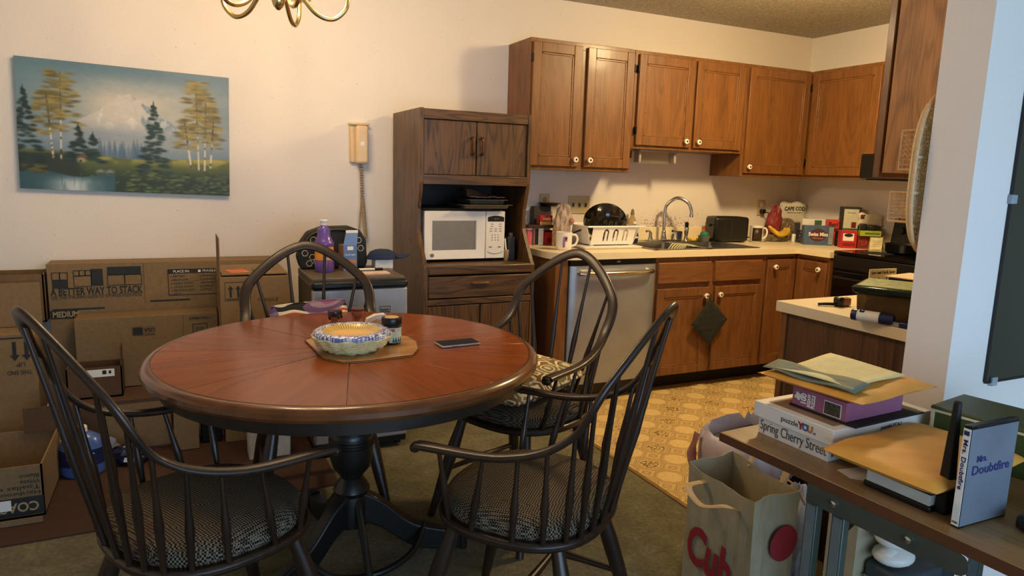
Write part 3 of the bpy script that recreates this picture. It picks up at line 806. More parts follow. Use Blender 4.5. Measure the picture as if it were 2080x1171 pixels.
# bottle
h = thing('detergent_bottle', 'tall purple cleaner bottle with white cap and orange label', 'bottle', (.615, 3.36, FZ))
PUR = mat('purple_plastic', (104, 72, 150), .3, coat=.3, var=.06)
MB().lathe([(.040, 0), (.045, .008), (.045, .055), (.043, .06), (.043, .122), (.046, .128), (.046, .142), (.040, .150), (.035, .165), (.031, .175), (.029, .205), (.02, .212), (.016, .225)], 24).build('bottle', PUR, h, smooth=45)
MB().lathe([(.0165, .222), (.0165, .24), (.019, .243), (.018, .249)], 18).build('cap', WHITE, h, smooth=40)
MB().lathe([(.0442, .06), (.0442, .122)], 24).build('label', mat('orange_label', (232, 150, 44), .5, var=.15, vs=60), h, smooth=45)
patch(.026, .02, mat('magenta_patch', (190, 52, 120), .5), h, '-y', (-.004, -.0455, .108)); patch(.02, .022, INKW, h, '-y', (.0, -.0455, .077))
for k in range(5): patch(.0018, .016, INK, h, '-y', (-.007 + .0034 * k, -.0463, .077), name='bar')
# blue carton
h = thing('spice_carton', 'open blue cardboard carton with white flap beside the purple bottle', 'carton', (.735, 3.40, FZ), 8)
BLU = mat('blue_card', (92, 124, 176), .55, var=.05)
MB().box(-.034, .034, -.035, .035, 0, .125).build('body', BLU, h)
MB().box(-.0345, -.0335, -.035, .035, 0, .125).build('side_print', mat('tan_side', (150, 110, 84), .6), h)
b = MB(); b.add([(-.034, -.035, .125), (.034, -.035, .125), (.048, -.012, .185), (-.012, -.012, .185), (-.034, -.033, .125), (.034, -.033, .125), (.048, -.010, .185), (-.012, -.010, .185)], [(0, 1, 2, 3), (7, 6, 5, 4), (0, 4, 5, 1), (1, 5, 6, 2), (2, 6, 7, 3), (3, 7, 4, 0)])
fl = b.build('lid_flap', BLU, h)
MB().box(-.013, .049, -.0135, -.0085, .180, .195).build('flap_tip', WHITE, fl, bevel=.003)
patch(.03, .018, WHITE, h, '-y', (0.0, -.0355, .11)); text('Med & Salad', .012, INKW, h, '-y', (-.002, -.0358, .078), width=.05)
patch(.035, .02, mat('food_photo', (180, 120, 80), .5, var=.4, vs=120), h, '-y', (.012, -.0355, .045)); patch(.05, .014, mat('pale_blue', (160, 190, 220), .5), h, '-y', (-.004, -.0355, .012))
# lunch tote
h = thing('lunch_tote', 'black lunch tote with white circle pattern behind the bottle', 'bag', (.68, 3.50, FZ))
TB = mat('tote_black', (30, 28, 24), .8, var=.2)
b = MB(); pr = [(-.155, 0), (.155, 0), (.165, .03), (.16, .14), (.13, .19), (.08, .208), (-.05, .205), (-.12, .18), (-.155, .13), (-.165, .03)]
b.prism(pr, -.05, .05, M=Matrix(((1, 0, 0, 0), (0, 0, -1, 0), (0, 1, 0, 0), (0, 0, 0, 1)))); b.build('bag', TB, h, bevel=.012, seg=3)
MB().tube(cat([(-.15, -.052, .12), (-.10, -.055, .175), (.0, -.055, .195), (.09, -.055, .19)], 6), .004, 6).build('zip', mat('zip_grey', (64, 60, 50), .6), h)
PAT = mat('tote_pattern', (205, 205, 190), .7)
for (x, z) in ((-.125, .12), (-.105, .06), (-.12, .03), (-.085, .035), (-.14, .08), (.12, .14), (.13, .10), (-.10, .145)):
    MB().tube([(x + .015 * math.cos(R(60 * k)), -.0505, z + .015 * math.sin(R(60 * k))) for k in range(6)], .0016, 4, closed=True).build('pattern_ring', PAT, h)
MB().tube(cat([(-.158, -.02, .10), (-.175, -.03, .07), (-.165, -.03, .03)], 6), .006, 6).build('strap', TB, h, smooth=60)
# cap + box + papers
h = thing('baseball_cap', 'dark blue cloth cap lying on the fridge', 'cap', (.92, 3.45, FZ + .045))
NAVY = mat('navy_cloth', (24, 40, 72), .85, var=.15, bump=.3, bs=500)
b = MB(); b.ell((0, 0, 0), .085, .06, .05, 18, 8, zc=0, jit=.06, seed=4); b.build('crown', NAVY, h, smooth=60)
b = MB(); b.grid(lambda u_, v_: (.04 + .085 * v_ * math.cos(R(-70 + 140 * u_)) + .02, .06 * math.sin(R(-70 + 140 * u_)) * (.9 + .1 * v_), .008 + .012 * math.sin(math.pi * u_)), 12, 4); b.build('brim', NAVY, h, smooth=60, solid=.004)
h = thing('tissue_box', 'small white cardboard box under the blue cap', 'box', (.92, 3.44, FZ))
MB().box(-.045, .045, -.03, .05, 0, .044).build('box', WHITE, h, bevel=.002)
h = thing('paper_pad', 'pale pink note sheet lying on the fridge top', 'paper', (.835, 3.26, FZ))
MB().box(-.07, .06, -.05, .03, 0, .006).build('pad', mat('pink_paper', (216, 186, 170), .7), h)
h = thing('marker_pen', 'white marker with black cap lying behind the pink sheet', 'pen', (.835, 3.35, FZ + .0065))
MB().tube([(-.06, 0, 0), (.02, 0, 0)], .006, 10).build('barrel', WHITE, h, smooth=50); MB().tube([(.02, 0, 0), (.06, 0, 0)], .0065, 10).build('cap', BLACK, h, smooth=50)

# ------------------------------------------------------------------ cardboard boxes along the wall
def carton(label, x0, x1, y0, y1, z0, z1, m=KRAFT, cat_='box', openz=None, name='moving_box'):
    h_ = thing(name, label, cat_, (x0, y0, z0))
    w_, d_, t_ = x1 - x0, y1 - y0, z1 - z0
    if openz is None: MB().box(0, w_, 0, d_, 0, t_).build('carton', m, h_, bevel=.003)
    else:
        b = MB(); e = .006
        b.box(0, w_, 0, e, 0, t_); b.box(0, w_, d_ - e, d_, 0, t_); b.box(0, e, 0, d_, 0, t_); b.box(w_ - e, w_, 0, d_, 0, t_); b.box(0, w_, 0, d_, 0, e)
        b.build('carton', m, h_)
    return h_
OLIVE_INK = mat('dark_olive_ink', (36, 38, 34), .7)
# stacking-guide box
bx = carton('big moving box printed with a stacking guide against the wall', -.576, .44, 3.85, 4.0, 0, .842)
def px(x, z): return (x + .576, -.001, z)
text('A BETTER WAY TO STACK', .05, OLIVE_INK, bx, '-y', px(-.373, .706), width=.385, bold=.0012)
text('USE THIS STACKING GUIDE TO OPTIMIZE YOUR MOVE', .022, OLIVE_INK, bx, '-y', px(-.373, .680), width=.375)
def guide(x, z, w_, h__, m, fill): 
    if fill: patch(w_, h__, m, bx, '-y', px(x, z))
    else:
        b = MB(); e = .0016
        b.box(-w_ / 2, w_ / 2, -e, e, 0, .0006, M=Matrix.Translation((0, h__ / 2, 0))); b.box(-w_ / 2, w_ / 2, -e, e, 0, .0006, M=Matrix.Translation((0, -h__ / 2, 0)))
        b.box(-e, e, -h__ / 2, h__ / 2, 0, .0006, M=Matrix.Translation((w_ / 2, 0, 0))); b.box(-e, e, -h__ / 2, h__ / 2, 0, .0006, M=Matrix.Translation((-w_ / 2, 0, 0)))
        o = b.build('print', m, bx); o.matrix_local = frame('-y', px(x, z))
for q in ((-.55 + .026, .745, .063, .04, 1), (-.54, .783, .031, .034, 0), (-.508, .783, .031, .034, 0), (-.432, .757, .072, .052, 0), (-.372, .773, .05, .082, 1), (-.456, .795, .024, .026, 0), (-.432, .795, .024, .026, 0), (-.408, .795, .024, .026, 0), (-.256, .802, .145, .04, 1), (-.292, .757, .072, .05, 0), (-.219, .757, .072, .05, 0)):
    guide(q[0], q[1], q[2], q[3], OLIVE_INK, q[4])
patch(.002, .20, KRAFTD, bx, '-y', px(-.172, .735)); patch(.215, .008, OLIVE_INK, bx, '-y', px(-.455, .622)); patch(.18, .008, OLIVE_INK, bx, '-y', px(-.06, .645))
patch(.115, .040, OLIVE_INK, bx, '-y', px(-.515, .598)); text('MEDIUM', .038, mat('kraft_letter', (176, 150, 112), .8), bx, '-y', px(-.505, .598) if 0 else (.066, -.0018, .598), width=.105, bold=.001)
patch(.24, .02, OLIVE_INK, bx, '-y', px(.055, .79)); guide(.055, .735, .24, .13, OLIVE_INK, 0)
text('PLACE IN:', .017, INKW, bx, '-y', (.572, -.0018, .79)); text('FRAGILE', .017, INKW, bx, '-y', (.70, -.0018, .79)); patch(.012, .012, INKW, bx, '-y', (.655, -.0016, .79))
for k, s_ in enumerate(('PRIMARY', 'BEDROOM ______', 'FAMILY ROOM', 'LIVING ROOM', 'DINING ROOM', 'BATH')): text('o ' + s_, .014, OLIVE_INK, bx, '-y', (.522, -.001, .765 - .018 * k), align='LEFT')
for k, s_ in enumerate(('KITCHEN', 'LAUNDRY', 'BASEMENT', 'GARAGE', 'OFFICE')): text('o ' + s_, .014, OLIVE_INK, bx, '-y', (.655, -.001, .765 - .018 * k), align='LEFT')
# smaller box printed upside down, in front
low = carton('low wide brown box on the floor carrying other boxes', -.50, -.075, 3.50, 3.845, .007, .255, KRAFTD)
patch(.27, .215, KRAFT, low, '-y', (.29, -.001, .12), name='front_panel')
bx2 = carton('medium moving box printed upside down with a flag emblem', -.462, .15, 3.70, 3.84, .258, .60)
MB().box(.06, .14, -.0015, -.001, .20, .245).build('print', OLIVE_INK, bx2) if 0 else None
em = MB(); em.box(0, .10, -.0012, 0, 0, .048); em.build('print', mat('kraft_line', (120, 94, 62), .8), bx2).location = (.232, 0, .245)
patch(.042, .038, OLIVE_INK, bx2, '-y', (.258, -.0014, .269)); text('USA', .026, OLIVE_INK, bx2, '-y', (.308, -.0014, .274), spin=180, bold=.0008); text('MADE IN', .011, OLIVE_INK, bx2, '-y', (.308, -.0014, .252), spin=180)
text('1006188663', .02, OLIVE_INK, bx2, '-y', (.53, -.0014, .318), width=.09, spin=180)
patch(.066, .05, OLIVE_INK, bx2, '-y', (.53, -.0010, .265)); patch(.058, .042, KRAFT, bx2, '-y', (.53, -.0014, .265)); patch(.04, .03, mat('label_grey', (96, 88, 70), .7), bx2, '-y', (.53, -.0018, .26))
patch(.002, .33, KRAFTD, bx2, '-y', (.455, -.0008, .17)); patch(.16, .02, OLIVE_INK, bx2, '-y', (.42, -.001, .145)); text('C3', .032, OLIVE_INK, bx2, '-y', (.50, -.0016, .155), spin=180, bold=.001)
# arrow box with raised flap
bx3 = carton('tall cardboard box with two up arrows and an orange sticker', .155, .47, 3.45, 3.83, .007, .81, mat('kraft_card_c', (140, 110, 72), .85, var=.08, vs=60))
MB().box(0, .004, 0, .25, .81, .985).build('raised_flap', KRAFT, bx3)
MB().box(.01, .305, .01, .37, .811, .815).build('top_flap', KRAFT, bx3)
patch(.085, .115, mat('orange_sticker', (236, 112, 56), .5, var=.1), bx3, '+z', (.085, .12, .8155), spin=12); patch(.07, .006, KRAFT, bx3, '+z', (.085, .15, .8163), spin=12); patch(.07, .006, KRAFT, bx3, '+z', (.08, .10, .8163), spin=12)
for x in (-.03, -.01, .01, .03): patch(.0025, .08, OLIVE_INK, bx3, '+z', (.185 + x, .12, .8158))
for y in (-.04, 0, .04): patch(.062, .0025, OLIVE_INK, bx3, '+z', (.185, .12 + y, .8160))
def arrow(parent, x, z, hgt, m, face='-y', y=-.001, flip=False, w_=.012):
    b = MB(); s = -1 if flip else 1
    b.prism([(-w_ / 2, -hgt / 2 * s), (w_ / 2, -hgt / 2 * s), (w_ / 2, hgt * .2 * s), (w_ * 1.3, hgt * .2 * s), (0, hgt / 2 * s), (-w_ * 1.3, hgt * .2 * s), (-w_ / 2, hgt * .2 * s)], 0, .0008)
    o = b.build('arrow', m, parent); o.matrix_local = frame(face, (x, y, z)); return o
for x in (.045, .078): arrow(bx3, x, .735, .055, OLIVE_INK, w_=.009)
b = MB(); e = .0014
for q in ((.02, .105, .692, .694), (.02, .105, .778, .780)): b.box(q[0], q[1], -.001, 0, q[2], q[3])
b.box(.02, .022, -.001, 0, .692, .78); b.box(.103, .105, -.001, 0, .692, .78); b.build('print', OLIVE_INK, bx3); patch(.07, .003, OLIVE_INK, bx3, '-y', (.062, -.001, .70))
text('SYNCFUSION' if 0 else 'FRAGILE', .022, KRAFTD, bx3, '-y', (.21, -.001, .69), width=.09)
# upside-down arrows box, far left, with open flap behind
bx4 = carton('upside-down cardboard box with two down arrows at the far left', -1.0, -.60, 3.60, 3.81, .007, .57)
for x in (.322, .366): arrow(bx4, x, .485, .085, OLIVE_INK, flip=True, w_=.014)
patch(.14, .006, OLIVE_INK, bx4, '-y', (.33, -.001, .545)); text('UP', .028, OLIVE_INK, bx4, '-y', (.342, -.001, .425), spin=180); text('THIS END', .026, OLIVE_INK, bx4, '-y', (.335, -.001, .39), spin=180, width=.09)
bx5 = carton('open cardboard box standing in the corner behind the down-arrow box', -1.0, -.585, 3.82, 3.995, .573, .80, mat('kraft_card_d', (116, 90, 60), .85), openz=1)
MB().box(.0, .41, -.07, -.066, .0, .20).build('front_flap', KRAFT, bx5)
# small carton with shipping label on the low box
bx6 = carton('small open carton with a white shipping label on the low brown box', -.49, -.27, 3.56, 3.69, .258, .40, KRAFTD, openz=1)
patch(.13, .035, INKW, bx6, '-y', (.125, -.001, .115)); patch(.016, .018, INK, bx6, '-y', (.15, -.0018, .118)); patch(.01, .014, INK, bx6, '-y', (.172, -.0018, .118))
MB().box(.216, .22, 0, .10, .142, .23).build('side_flap', KRAFTD, bx6)
# towel carton in front, printed upside down
bx7 = carton('open paper towel carton on the floor at the left edge, printing upside down', -.95, -.502, 2.945, 3.36, .008, .208, KRAFT, openz=1)
patch(.445, .07, OLIVE_INK, bx7, '-y', (.2235, -.001, .045)); text('COASTWIDE', .05, mat('kraft_letter', (176, 150, 112), .8), bx7, '-y', (.30, -.0018, .045), spin=180, width=.26, bold=.001)
for k, (s_, w_) in enumerate((('Hardwound', .15), ('Toallas enrolladas', .26), ('White', .06), ('Blanco', .06))): text(s_, .022, OLIVE_INK, bx7, '-y', (.437 - w_ / 2, -.001, .095 + .022 * k), spin=180, width=w_)
patch(.09, .04, INKW, bx7, '-y', (.30, -.0024, .055), name='shipping_label')
MB().box(-.02, .448, -.06, -.056, .0, .022).build('bottom_flap', KRAFT, bx7)
MB().box(.33, .445, .395, .40, .19, .30).build('back_flap', KRAFTD, bx7)
# small box under the table edge
bx8 = carton('small plain cardboard box on the floor in front of the arrow box', -.065, .04, 3.42, 3.55, .008, .255)
h = thing('storage_tub', 'black plastic tub with grey handle between the boxes', 'tub', (.095, 3.52, .0))
MB().frustum(-.045, .045, -.04, .05, .008, .26, -.008, -.008).build('tub', BLACK, h, bevel=.006); MB().box(-.045, .035, -.062, -.05, .20, .23).build('handle', mat('handle_grey', (70, 76, 78), .5), h, bevel=.004)
# flattened cardboard on the floor
h = thing('cardboard_sheet', 'flattened reddish brown cardboard lying on the carpet', 'cardboard')
MB().prism([(-.95, 2.74), (-.29, 2.746), (.565, 2.811), (.557, 3.44), (-.95, 3.9)], .001, .006).build('sheet', mat('brown_sheet', (66, 40, 27), .85, var=.1, vs=20), h)
# ice melt jug and bags
h = thing('ice_melt_jug', 'blue jug of ice melt with white cap beside the towel carton', 'jug', (-.415, 3.30, .007))
MB().lathe([(.062, 0), (.072, .012), (.072, .13), (.06, .165), (.035, .185), (.024, .19)], 20, sx=1.15, sy=.8).build('jug', mat('jug_blue', (70, 100, 160), .3, var=.25, vs=18, coat=.3), h, smooth=50)
MB().lathe([(.024, .186), (.024, .21), (.02, .214)], 16).build('cap', WHITE, h, smooth=40)
MB().lathe([(.0735, .05), (.0735, .12)], 20, sx=1.15, sy=.8).build('label', mat('jug_label_navy', (22, 30, 70), .4), h, smooth=50)
text('ICE MELT', .026, INKW, h, '-y', (.0, -.0625, .10), width=.10, bold=.0006); patch(.03, .014, INKW, h, '-y', (.02, -.0625, .065))
def crumple(name, label, cat_, loc, rx, ry, rz, m, seed, jit=.22, n=22, k=12, part='bag'):
    h_ = thing(name, label, cat_, loc)
    MB().ell((0, 0, rz * .9), rx, ry, rz, n, k, jit=jit, seed=seed, zc=-rz * .9).build(part, m, h_)
    return h_
CLEARB = mat('clear_poly_bag', (196, 198, 206), .12, var=.1, trans=.55, ior=1.15)
crumple('plastic_bag', 'crumpled clear plastic bag behind the ice melt jug', 'bag', (-.40, 3.44, .007), .10, .045, .06, CLEARB, 3)
h = crumple('plastic_bag', 'white and violet printed plastic bag beside the towel carton', 'bag', (-.56, 3.50, .008), .05, .06, .13, mat('violet_white_poly', (186, 180, 206), .35, var=.3, vs=40), 9, .16)
h = crumple('trash_bag', 'small dark blue bag with white print right of the ice melt jug', 'bag', (-.24, 3.36, .007), .085, .05, .045, mat('navy_poly', (26, 30, 56), .3, var=.3), 12, .14)
patch(.05, .02, INKW, h, '-y', (0, -.055, .03), spin=-15)
# white mesh basket behind the rear chair
h = thing('wire_basket', 'white slatted plastic basket behind the rear dining chair', 'basket', (.33, 3.25, .0))
b = MB(); b.frustum(-.09, .09, -.05, .05, .0, .56, -.01, -.01); b.build('basket', mat('white_basket', (214, 206, 188), .5), h, bevel=.004)
for k in range(7): MB().box(-.085 + .027 * k, -.079 + .027 * k, -.066, -.058, .5, .55).build('slat', mat('slat_shadow', (150, 140, 120), .6), h)
# ------------------------------------------------------------------ round dining table
TX, TY, TZ, TR = .491, 2.24, .742, .618
TOPW = wood('cherry_top', (94, 40, 10), (140, 72, 22), 'x', .22, 0, 5, .7, .5)
TOPW.node_tree.nodes['Principled BSDF'].inputs['Specular IOR Level'].default_value = .25
RIMW = mat('cherry_rim', (100, 56, 26), .22, coat=.4, var=.25, vs=12)
BLKW = mat('black_paint_wood', (22, 20, 18), .4, var=.2, coat=.2)
tb = thing('dining_table', 'round cherry pedestal dining table with black turned base', 'table', (TX, TY, 0))
WN = 8
wm = None
for k in range(WN):
    if wm is None:
        g = .0004; ri = .588; pts = [(0, 0)]
        a0, a1 = -math.pi / WN, math.pi / WN
        pl = [(.004, 0)] + [(ri * math.cos(a0 + (a1 - a0) * j / 12), ri * math.sin(a0 + (a1 - a0) * j / 12)) for j in range(13)]
        pl = [(x + g / math.sin(a1), y) for x, y in pl]
        pl = [(x * ri / max(ri, math.hypot(x, y)), y * ri / max(ri, math.hypot(x, y))) for x, y in pl]
        o = MB().prism(pl, TZ - .02, TZ).build('veneer_wedge', TOPW, tb, bevel=.0008, seg=1); wm = o.data
    else:
        o = bpy.data.objects.new('veneer_wedge', wm); COL.objects.link(o); o.parent = tb
        bv = o.modifiers.new('bevel', 'BEVEL'); bv.width = .0008; bv.segments = 1; bv.limit_method = 'ANGLE'
    o.rotation_euler = (0, 0, R(9 + 45 * k))
MB().lathe([(.57, TZ - .03), (.57, TZ - .012), (.5885, TZ - .004), (.589, TZ - .001), (.594, TZ), (.604, TZ - .002), (.612, TZ - .007), (.618, TZ - .015), (.6185, TZ - .028), (.612, TZ - .038), (.60, TZ - .043), (.57, TZ - .043)], 96).build('rim', RIMW, tb, smooth=30)
MB().lathe([(.01, TZ - .0016), (.587, TZ - .0016), (.587, TZ - .024), (.01, TZ - .024)], 64).build('sub_top', mat('seam_wood', (46, 22, 10), .5), tb)
MB().lathe([(.56, TZ - .043), (.578, TZ - .043), (.575, TZ - .084), (.56, TZ - .084)], 96).build('apron', mat('dark_apron', (40, 30, 22), .4, var=.15), tb, smooth=30)
MB().lathe([(.16, .70), (.16, .66), (.05, .64), (.047, .50), (.052, .475), (.07, .455), (.073, .44), (.072, .37), (.062, .33), (.042, .305), (.036, .292), (.045, .28), (.057, .262), (.062, .25), (.057, .238), (.048, .23), (.052, .20), (.05, .12), (.02, .11)], 32).build('pedestal', BLKW, tb, smooth=40)
for z in (.41, .42, .43): MB().tube([(.0735 * math.cos(2 * math.pi * k / 32), .0735 * math.sin(2 * math.pi * k / 32), z) for k in range(32)], .0022, 5, closed=True).build('turned_ring', BLKW, tb)
for a in (-13, 100, 212):
    P = cat([(.03, 0, .19), (.10, 0, .155), (.20, 0, .075), (.30, 0, .045), (.385, 0, .04)], 8)
    b = MB(); n = len(P); vs = []
    for i, p in enumerate(P):
        q = i / (n - 1); hh = .055 * (1 - q) + .034 * q; ww = .026 * (1 - q) + .02 * q
        vs += [(p.x, -ww, p.z - hh), (p.x, ww, p.z - hh), (p.x, ww, p.z + hh), (p.x, -ww, p.z + hh)]
    fs = [(0, 1, 2, 3), tuple(range(4 * n - 1, 4 * n - 5, -1))]
    for i in range(n - 1):
        for k in range(4): fs.append((4 * i + k, 4 * i + (k + 1) % 4, 4 * i + 4 + (k + 1) % 4, 4 * i + 4 + k))
    o = b.add(vs, fs).build('foot', BLKW, tb, bevel=.006); o.rotation_euler = (0, 0, R(a))
    MB().box(.372, .398, -.025, .025, .0, .085).build('foot_cap', BLKW, o, bevel=.006)
MB().tube(cat([(.24, -.055, .10), (.17, -.14, .05), (.04, -.19, .03), (-.10, -.17, .04), (-.19, -.10, .10)], 10), .011, 8).build('foot_rail', BLKW, tb, smooth=60)
MB().tube([(.01, -.04, .215), (.012, -.22, .012)], .012, 10).build('brace_rod', BLKW, tb, smooth=60)

# ------------------------------------------------------------------ windsor armchairs
t = NT('houndstooth_fabric'); v = t.obj((1, 1, .8), rand=False)
vr = t.n('ShaderNodeMapping'); vr.inputs['Rotation'].default_value = (0, 0, R(38)); t.l(v, vr.inputs[0])
ck = t.n('ShaderNodeTexChecker'); ck.inputs['Scale'].default_value = 215; t.l(vr.outputs[0], ck.inputs['Vector'])
nz = t.noise(v, 260, 2, .6)
fac = t.math('MULTIPLY', ck.outputs['Fac'], t.math('ADD', nz, .45))
red = t.math('GREATER_THAN', t.noise(v, 7, 2, .6), .64)
col = t.mix(fac, lin((20, 16, 14)), lin((122, 108, 88)))
col = t.mix(t.math('MULTIPLY', red, .3), col, lin((88, 34, 28)))
t.bump(t.math('ADD', ck.outputs['Fac'], nz), .5, .002)
FABRIC = t.fin(col, .9, spec=.15)
CH = DARKW
P0, P1, P2, P3, P4 = (.206, .273, .645), (-.031, .262, .656), (-.185, .238, .723), (-.270, .212, .868), (-.343, 0, 1.008)
BOW_C = [P0, P1, P2, P3, P4] + [(p[0], -p[1], p[2]) for p in (P3, P2, P1, P0)]
BOW = cat([Vector(p) for p in BOW_C], 16)
def bow_at(t_): return BOW[int(round(t_ * 16))]
def seat_pt(phi, k=1.0):
    c, s_ = math.cos(R(phi)), math.sin(R(phi))
    return (.012 + .225 * k * math.copysign(abs(c) ** .8, c), .245 * k * math.copysign(abs(s_) ** .8, s_))
def make_chair():
    root = thing('dining_chair', 'x', 'chair')
    # seat
    ring = [seat_pt(a * 7.5, 1.03) for a in range(48)]
    MB().prism(ring, .413, .437).build('seat_frame', CH, root, bevel=.008)
    b = MB(); vs = []; fs = []
    prof = [(.93, .436), (.962, .447), (.965, .462), (.94, .474), (.85, .487), (.6, .496), (.25, .50)]
    for k_, z in prof:
        for a in range(48): x, y = seat_pt(a * 7.5, k_); vs.append((x, y, z))
    vs.append((.012, 0, .501)); m_ = len(prof)
    for i in range(m_ - 1):
        for a in range(48): fs.append((i * 48 + a, i * 48 + (a + 1) % 48, (i + 1) * 48 + (a + 1) % 48, (i + 1) * 48 + a))
    for a in range(48): fs.append(((m_ - 1) * 48 + a, (m_ - 1) * 48 + (a + 1) % 48, len(vs) - 1))
    s_ = b.add(vs, fs).build('seat_cushion', FABRIC, root, smooth=60); s_['label'] = 'black and cream houndstooth seat pad'
    # continuous arm and back bow
    n = len(BOW); vs = []; fs = []; K = 12
    nh = Vector((.875, 0, .485)); nz_ = Vector((0, 0, 1))
    for i in range(n):
        e = min(i, n - 1 - i) / 16
        q = max(0, min(1, (e - 1.1) / 1.3)); q = q * q * (3 - 2 * q)
        tg = (BOW[min(i + 1, n - 1)] - BOW[max(i - 1, 0)]).normalized()
        c = nz_.lerp(nh, q); c = (c - tg * c.dot(tg)).normalized(); bb = tg.cross(c)
        ww = .0155 + .006 * max(0, 1 - e / .9) + .005 * q; hh = .0095 - .001 * q
        for k in range(K):
            a_ = 2 * math.pi * k / K; ca, sa = math.cos(a_), math.sin(a_)
            vs.append(BOW[i] + bb * ww * math.copysign(abs(ca) ** .7, ca) + c * hh * math.copysign(abs(sa) ** .7, sa))
    for i in range(n - 1):
        for k in range(K): fs.append((i * K + k, i * K + (k + 1) % K, (i + 1) * K + (k + 1) % K, (i + 1) * K + k))
    fs += [tuple(range(K - 1, -1, -1)), tuple((n - 1) * K + k for k in range(K))]
    MB().add(vs, fs).build('bow', CH, root, smooth=60)
    for s in (1, -1):
        tip = Vector(P0); b = MB(); b.ell((P0[0] + .004, s * P0[1], P0[2] - .006), .014, .02, .014, 10, 6); b.build('arm_knuckle', CH, root, smooth=60)
    # spindles
    for s in (1, -1):
        for t_, ph in ((.25, 58), (.75, 80), (1.2, 101), (1.65, 121), (2.1, 138), (2.6, 151), (3.15, 163), (3.7, 174)):
            top = bow_at(t_ if s > 0 else 8 - t_); bx_, by_ = seat_pt(ph, .99)
            bot = Vector((bx_, s * by_, .43))
            P = [bot.lerp(top, q) for q in (0, .12, .3, .42, .5, .7, 1)]
            MB().tube(P, [.008, .0075, .0095, .0115, .0095, .0065, .0055], 8, up=(0, 1, 0)).build('spindle', CH, root, smooth=60)
    # legs and stretchers
    L = {}
    for f, s in ((1, 1), (1, -1), (-1, 1), (-1, -1)):
        tp = Vector((.012 + .14 * f, .15 * s, .425)); bt = Vector((.262 if f > 0 else -.245, .225 * s, 0))
        P = [tp.lerp(bt, q) for q in (0, .15, .35, .6, .8, 1)]
        MB().tube(P, [.016, .019, .024, .022, .017, .0135], 12, up=(0, 1, 0)).build('leg', CH, root, smooth=60)
        L[(f, s)] = (tp, bt)
    mids = []
    for s in (1, -1):
        a = L[(1, s)][0].lerp(L[(1, s)][1], .56); c_ = L[(-1, s)][0].lerp(L[(-1, s)][1], .60)
        MB().tube([a, a.lerp(c_, .3), a.lerp(c_, .5), a.lerp(c_, .7), c_], [.009, .011, .015, .011, .009], 10).build('stretcher', CH, root, smooth=60)
        mids.append(a.lerp(c_, .5))
    MB().tube([mids[0], mids[0].lerp(mids[1], .5), mids[1]], [.009, .014, .009], 10).build('stretcher', CH, root, smooth=60)
    return root
def copy_tree(o, parent=None):
    c = o.copy(); COL.objects.link(c); c.parent = parent
    for ch in list(o.children): copy_tree(ch, c)
    return c
chair0 = make_chair()
spots = [(.855, 1.601, 128.7, 'dark windsor armchair at the front right of the table, empty seat showing'),
         (.019, 1.815, 22.7, 'dark windsor armchair at the front left of the table'),
         (1.165, 2.312, 204.5, 'dark windsor armchair on the dishwasher side holding a floral cushion'),
         (.463, 2.74, 266, 'dark windsor armchair behind the table facing the camera')]
for i, (x, y, a, lb) in enumerate(spots):
    c = chair0 if i == 0 else copy_tree(chair0)
    c.location = (x, y, 0); c.rotation_euler = (0, 0, R(a)); c['label'] = lb; c['group'] = 'windsor armchairs around the round table'
c.scale = (1, 1.07, .985)
# cushions
t = NT('floral_cushion'); v = t.obj(rand=False)
vo = t.n('ShaderNodeTexVoronoi'); vo.inputs['Scale'].default_value = 13; t.l(v, vo.inputs['Vector'])
rg = t.math('SINE', t.math('MULTIPLY', t.math('ADD', vo.outputs['Distance'], t.math('MULTIPLY', t.noise(v, 25, 2), .35)), 26.0))
col = t.ramp(rg, [(.25, lin((120, 88, 48))), (.42, lin((216, 186, 136))), (.8, lin((240, 220, 178)))])
big = t.math('GREATER_THAN', t.noise(v, 9, 2), .55); col = t.mix(t.math('MULTIPLY', big, .4), col, lin((120, 128, 98)))
FLORAL = t.fin(col, .85)
def cushion(name, label, loc, rot, w_, d_, th, m, n=18):
    h_ = thing(name, label, 'cushion', loc); h_.rotation_euler = rot
    def f(sgn):
        def g(u_, v_):
            x, y = (u_ - .5) * 2, (v_ - .5) * 2
            q = max(0, (1 - x ** 4) * (1 - y ** 4)) ** .5
            k = 1 - .06 * (x * x * y * y) + .04 * (abs(x * y))
            return (x * w_ / 2 * k, y * d_ / 2 * k, th / 2 * (1 + sgn * q))
        return g
    b = MB(); b.grid(f(1), n, n); b.grid(f(-1), n, n); c_ = b.build('cover', m, h_, smooth=60)
    P = []
    for k in range(4 * n):
        s, q = divmod(k, n); q = q / n
        u_, v_ = [(q, 0), (1, q), (1 - q, 1), (0, 1 - q)][s]; P.append(Vector(f(1)(u_, v_)))
    MB().tube(P, .004, 6, closed=True).build('piping', m, h_, smooth=60)
    return h_
cushion('seat_cushion', 'floral beige and green cushion on the chair beside the dishwasher', (1.15, 2.36, .499), (R(2), R(-4), R(24)), .43, .40, .10, FLORAL)
t = NT('graphic_cushion'); v = t.obj(rand=False)
w1 = t.n('ShaderNodeTexWave', wave_type='RINGS'); w1.inputs['Scale'].default_value = 6; w1.inputs['Distortion'].default_value = 9; w1.inputs['Detail'].default_value = 1; t.l(v, w1.inputs['Vector'])
col = t.ramp(w1.outputs['Fac'], [(.0, lin((24, 22, 26))), (.22, lin((24, 22, 26))), (.26, lin((232, 218, 186))), (.8, lin((236, 224, 196))), (.9, lin((200, 84, 50)))])
pp = t.math('GREATER_THAN', t.noise(v, 5, 1), .56); col = t.mix(t.math('MULTIPLY', pp, .8), col, lin((120, 84, 130)))
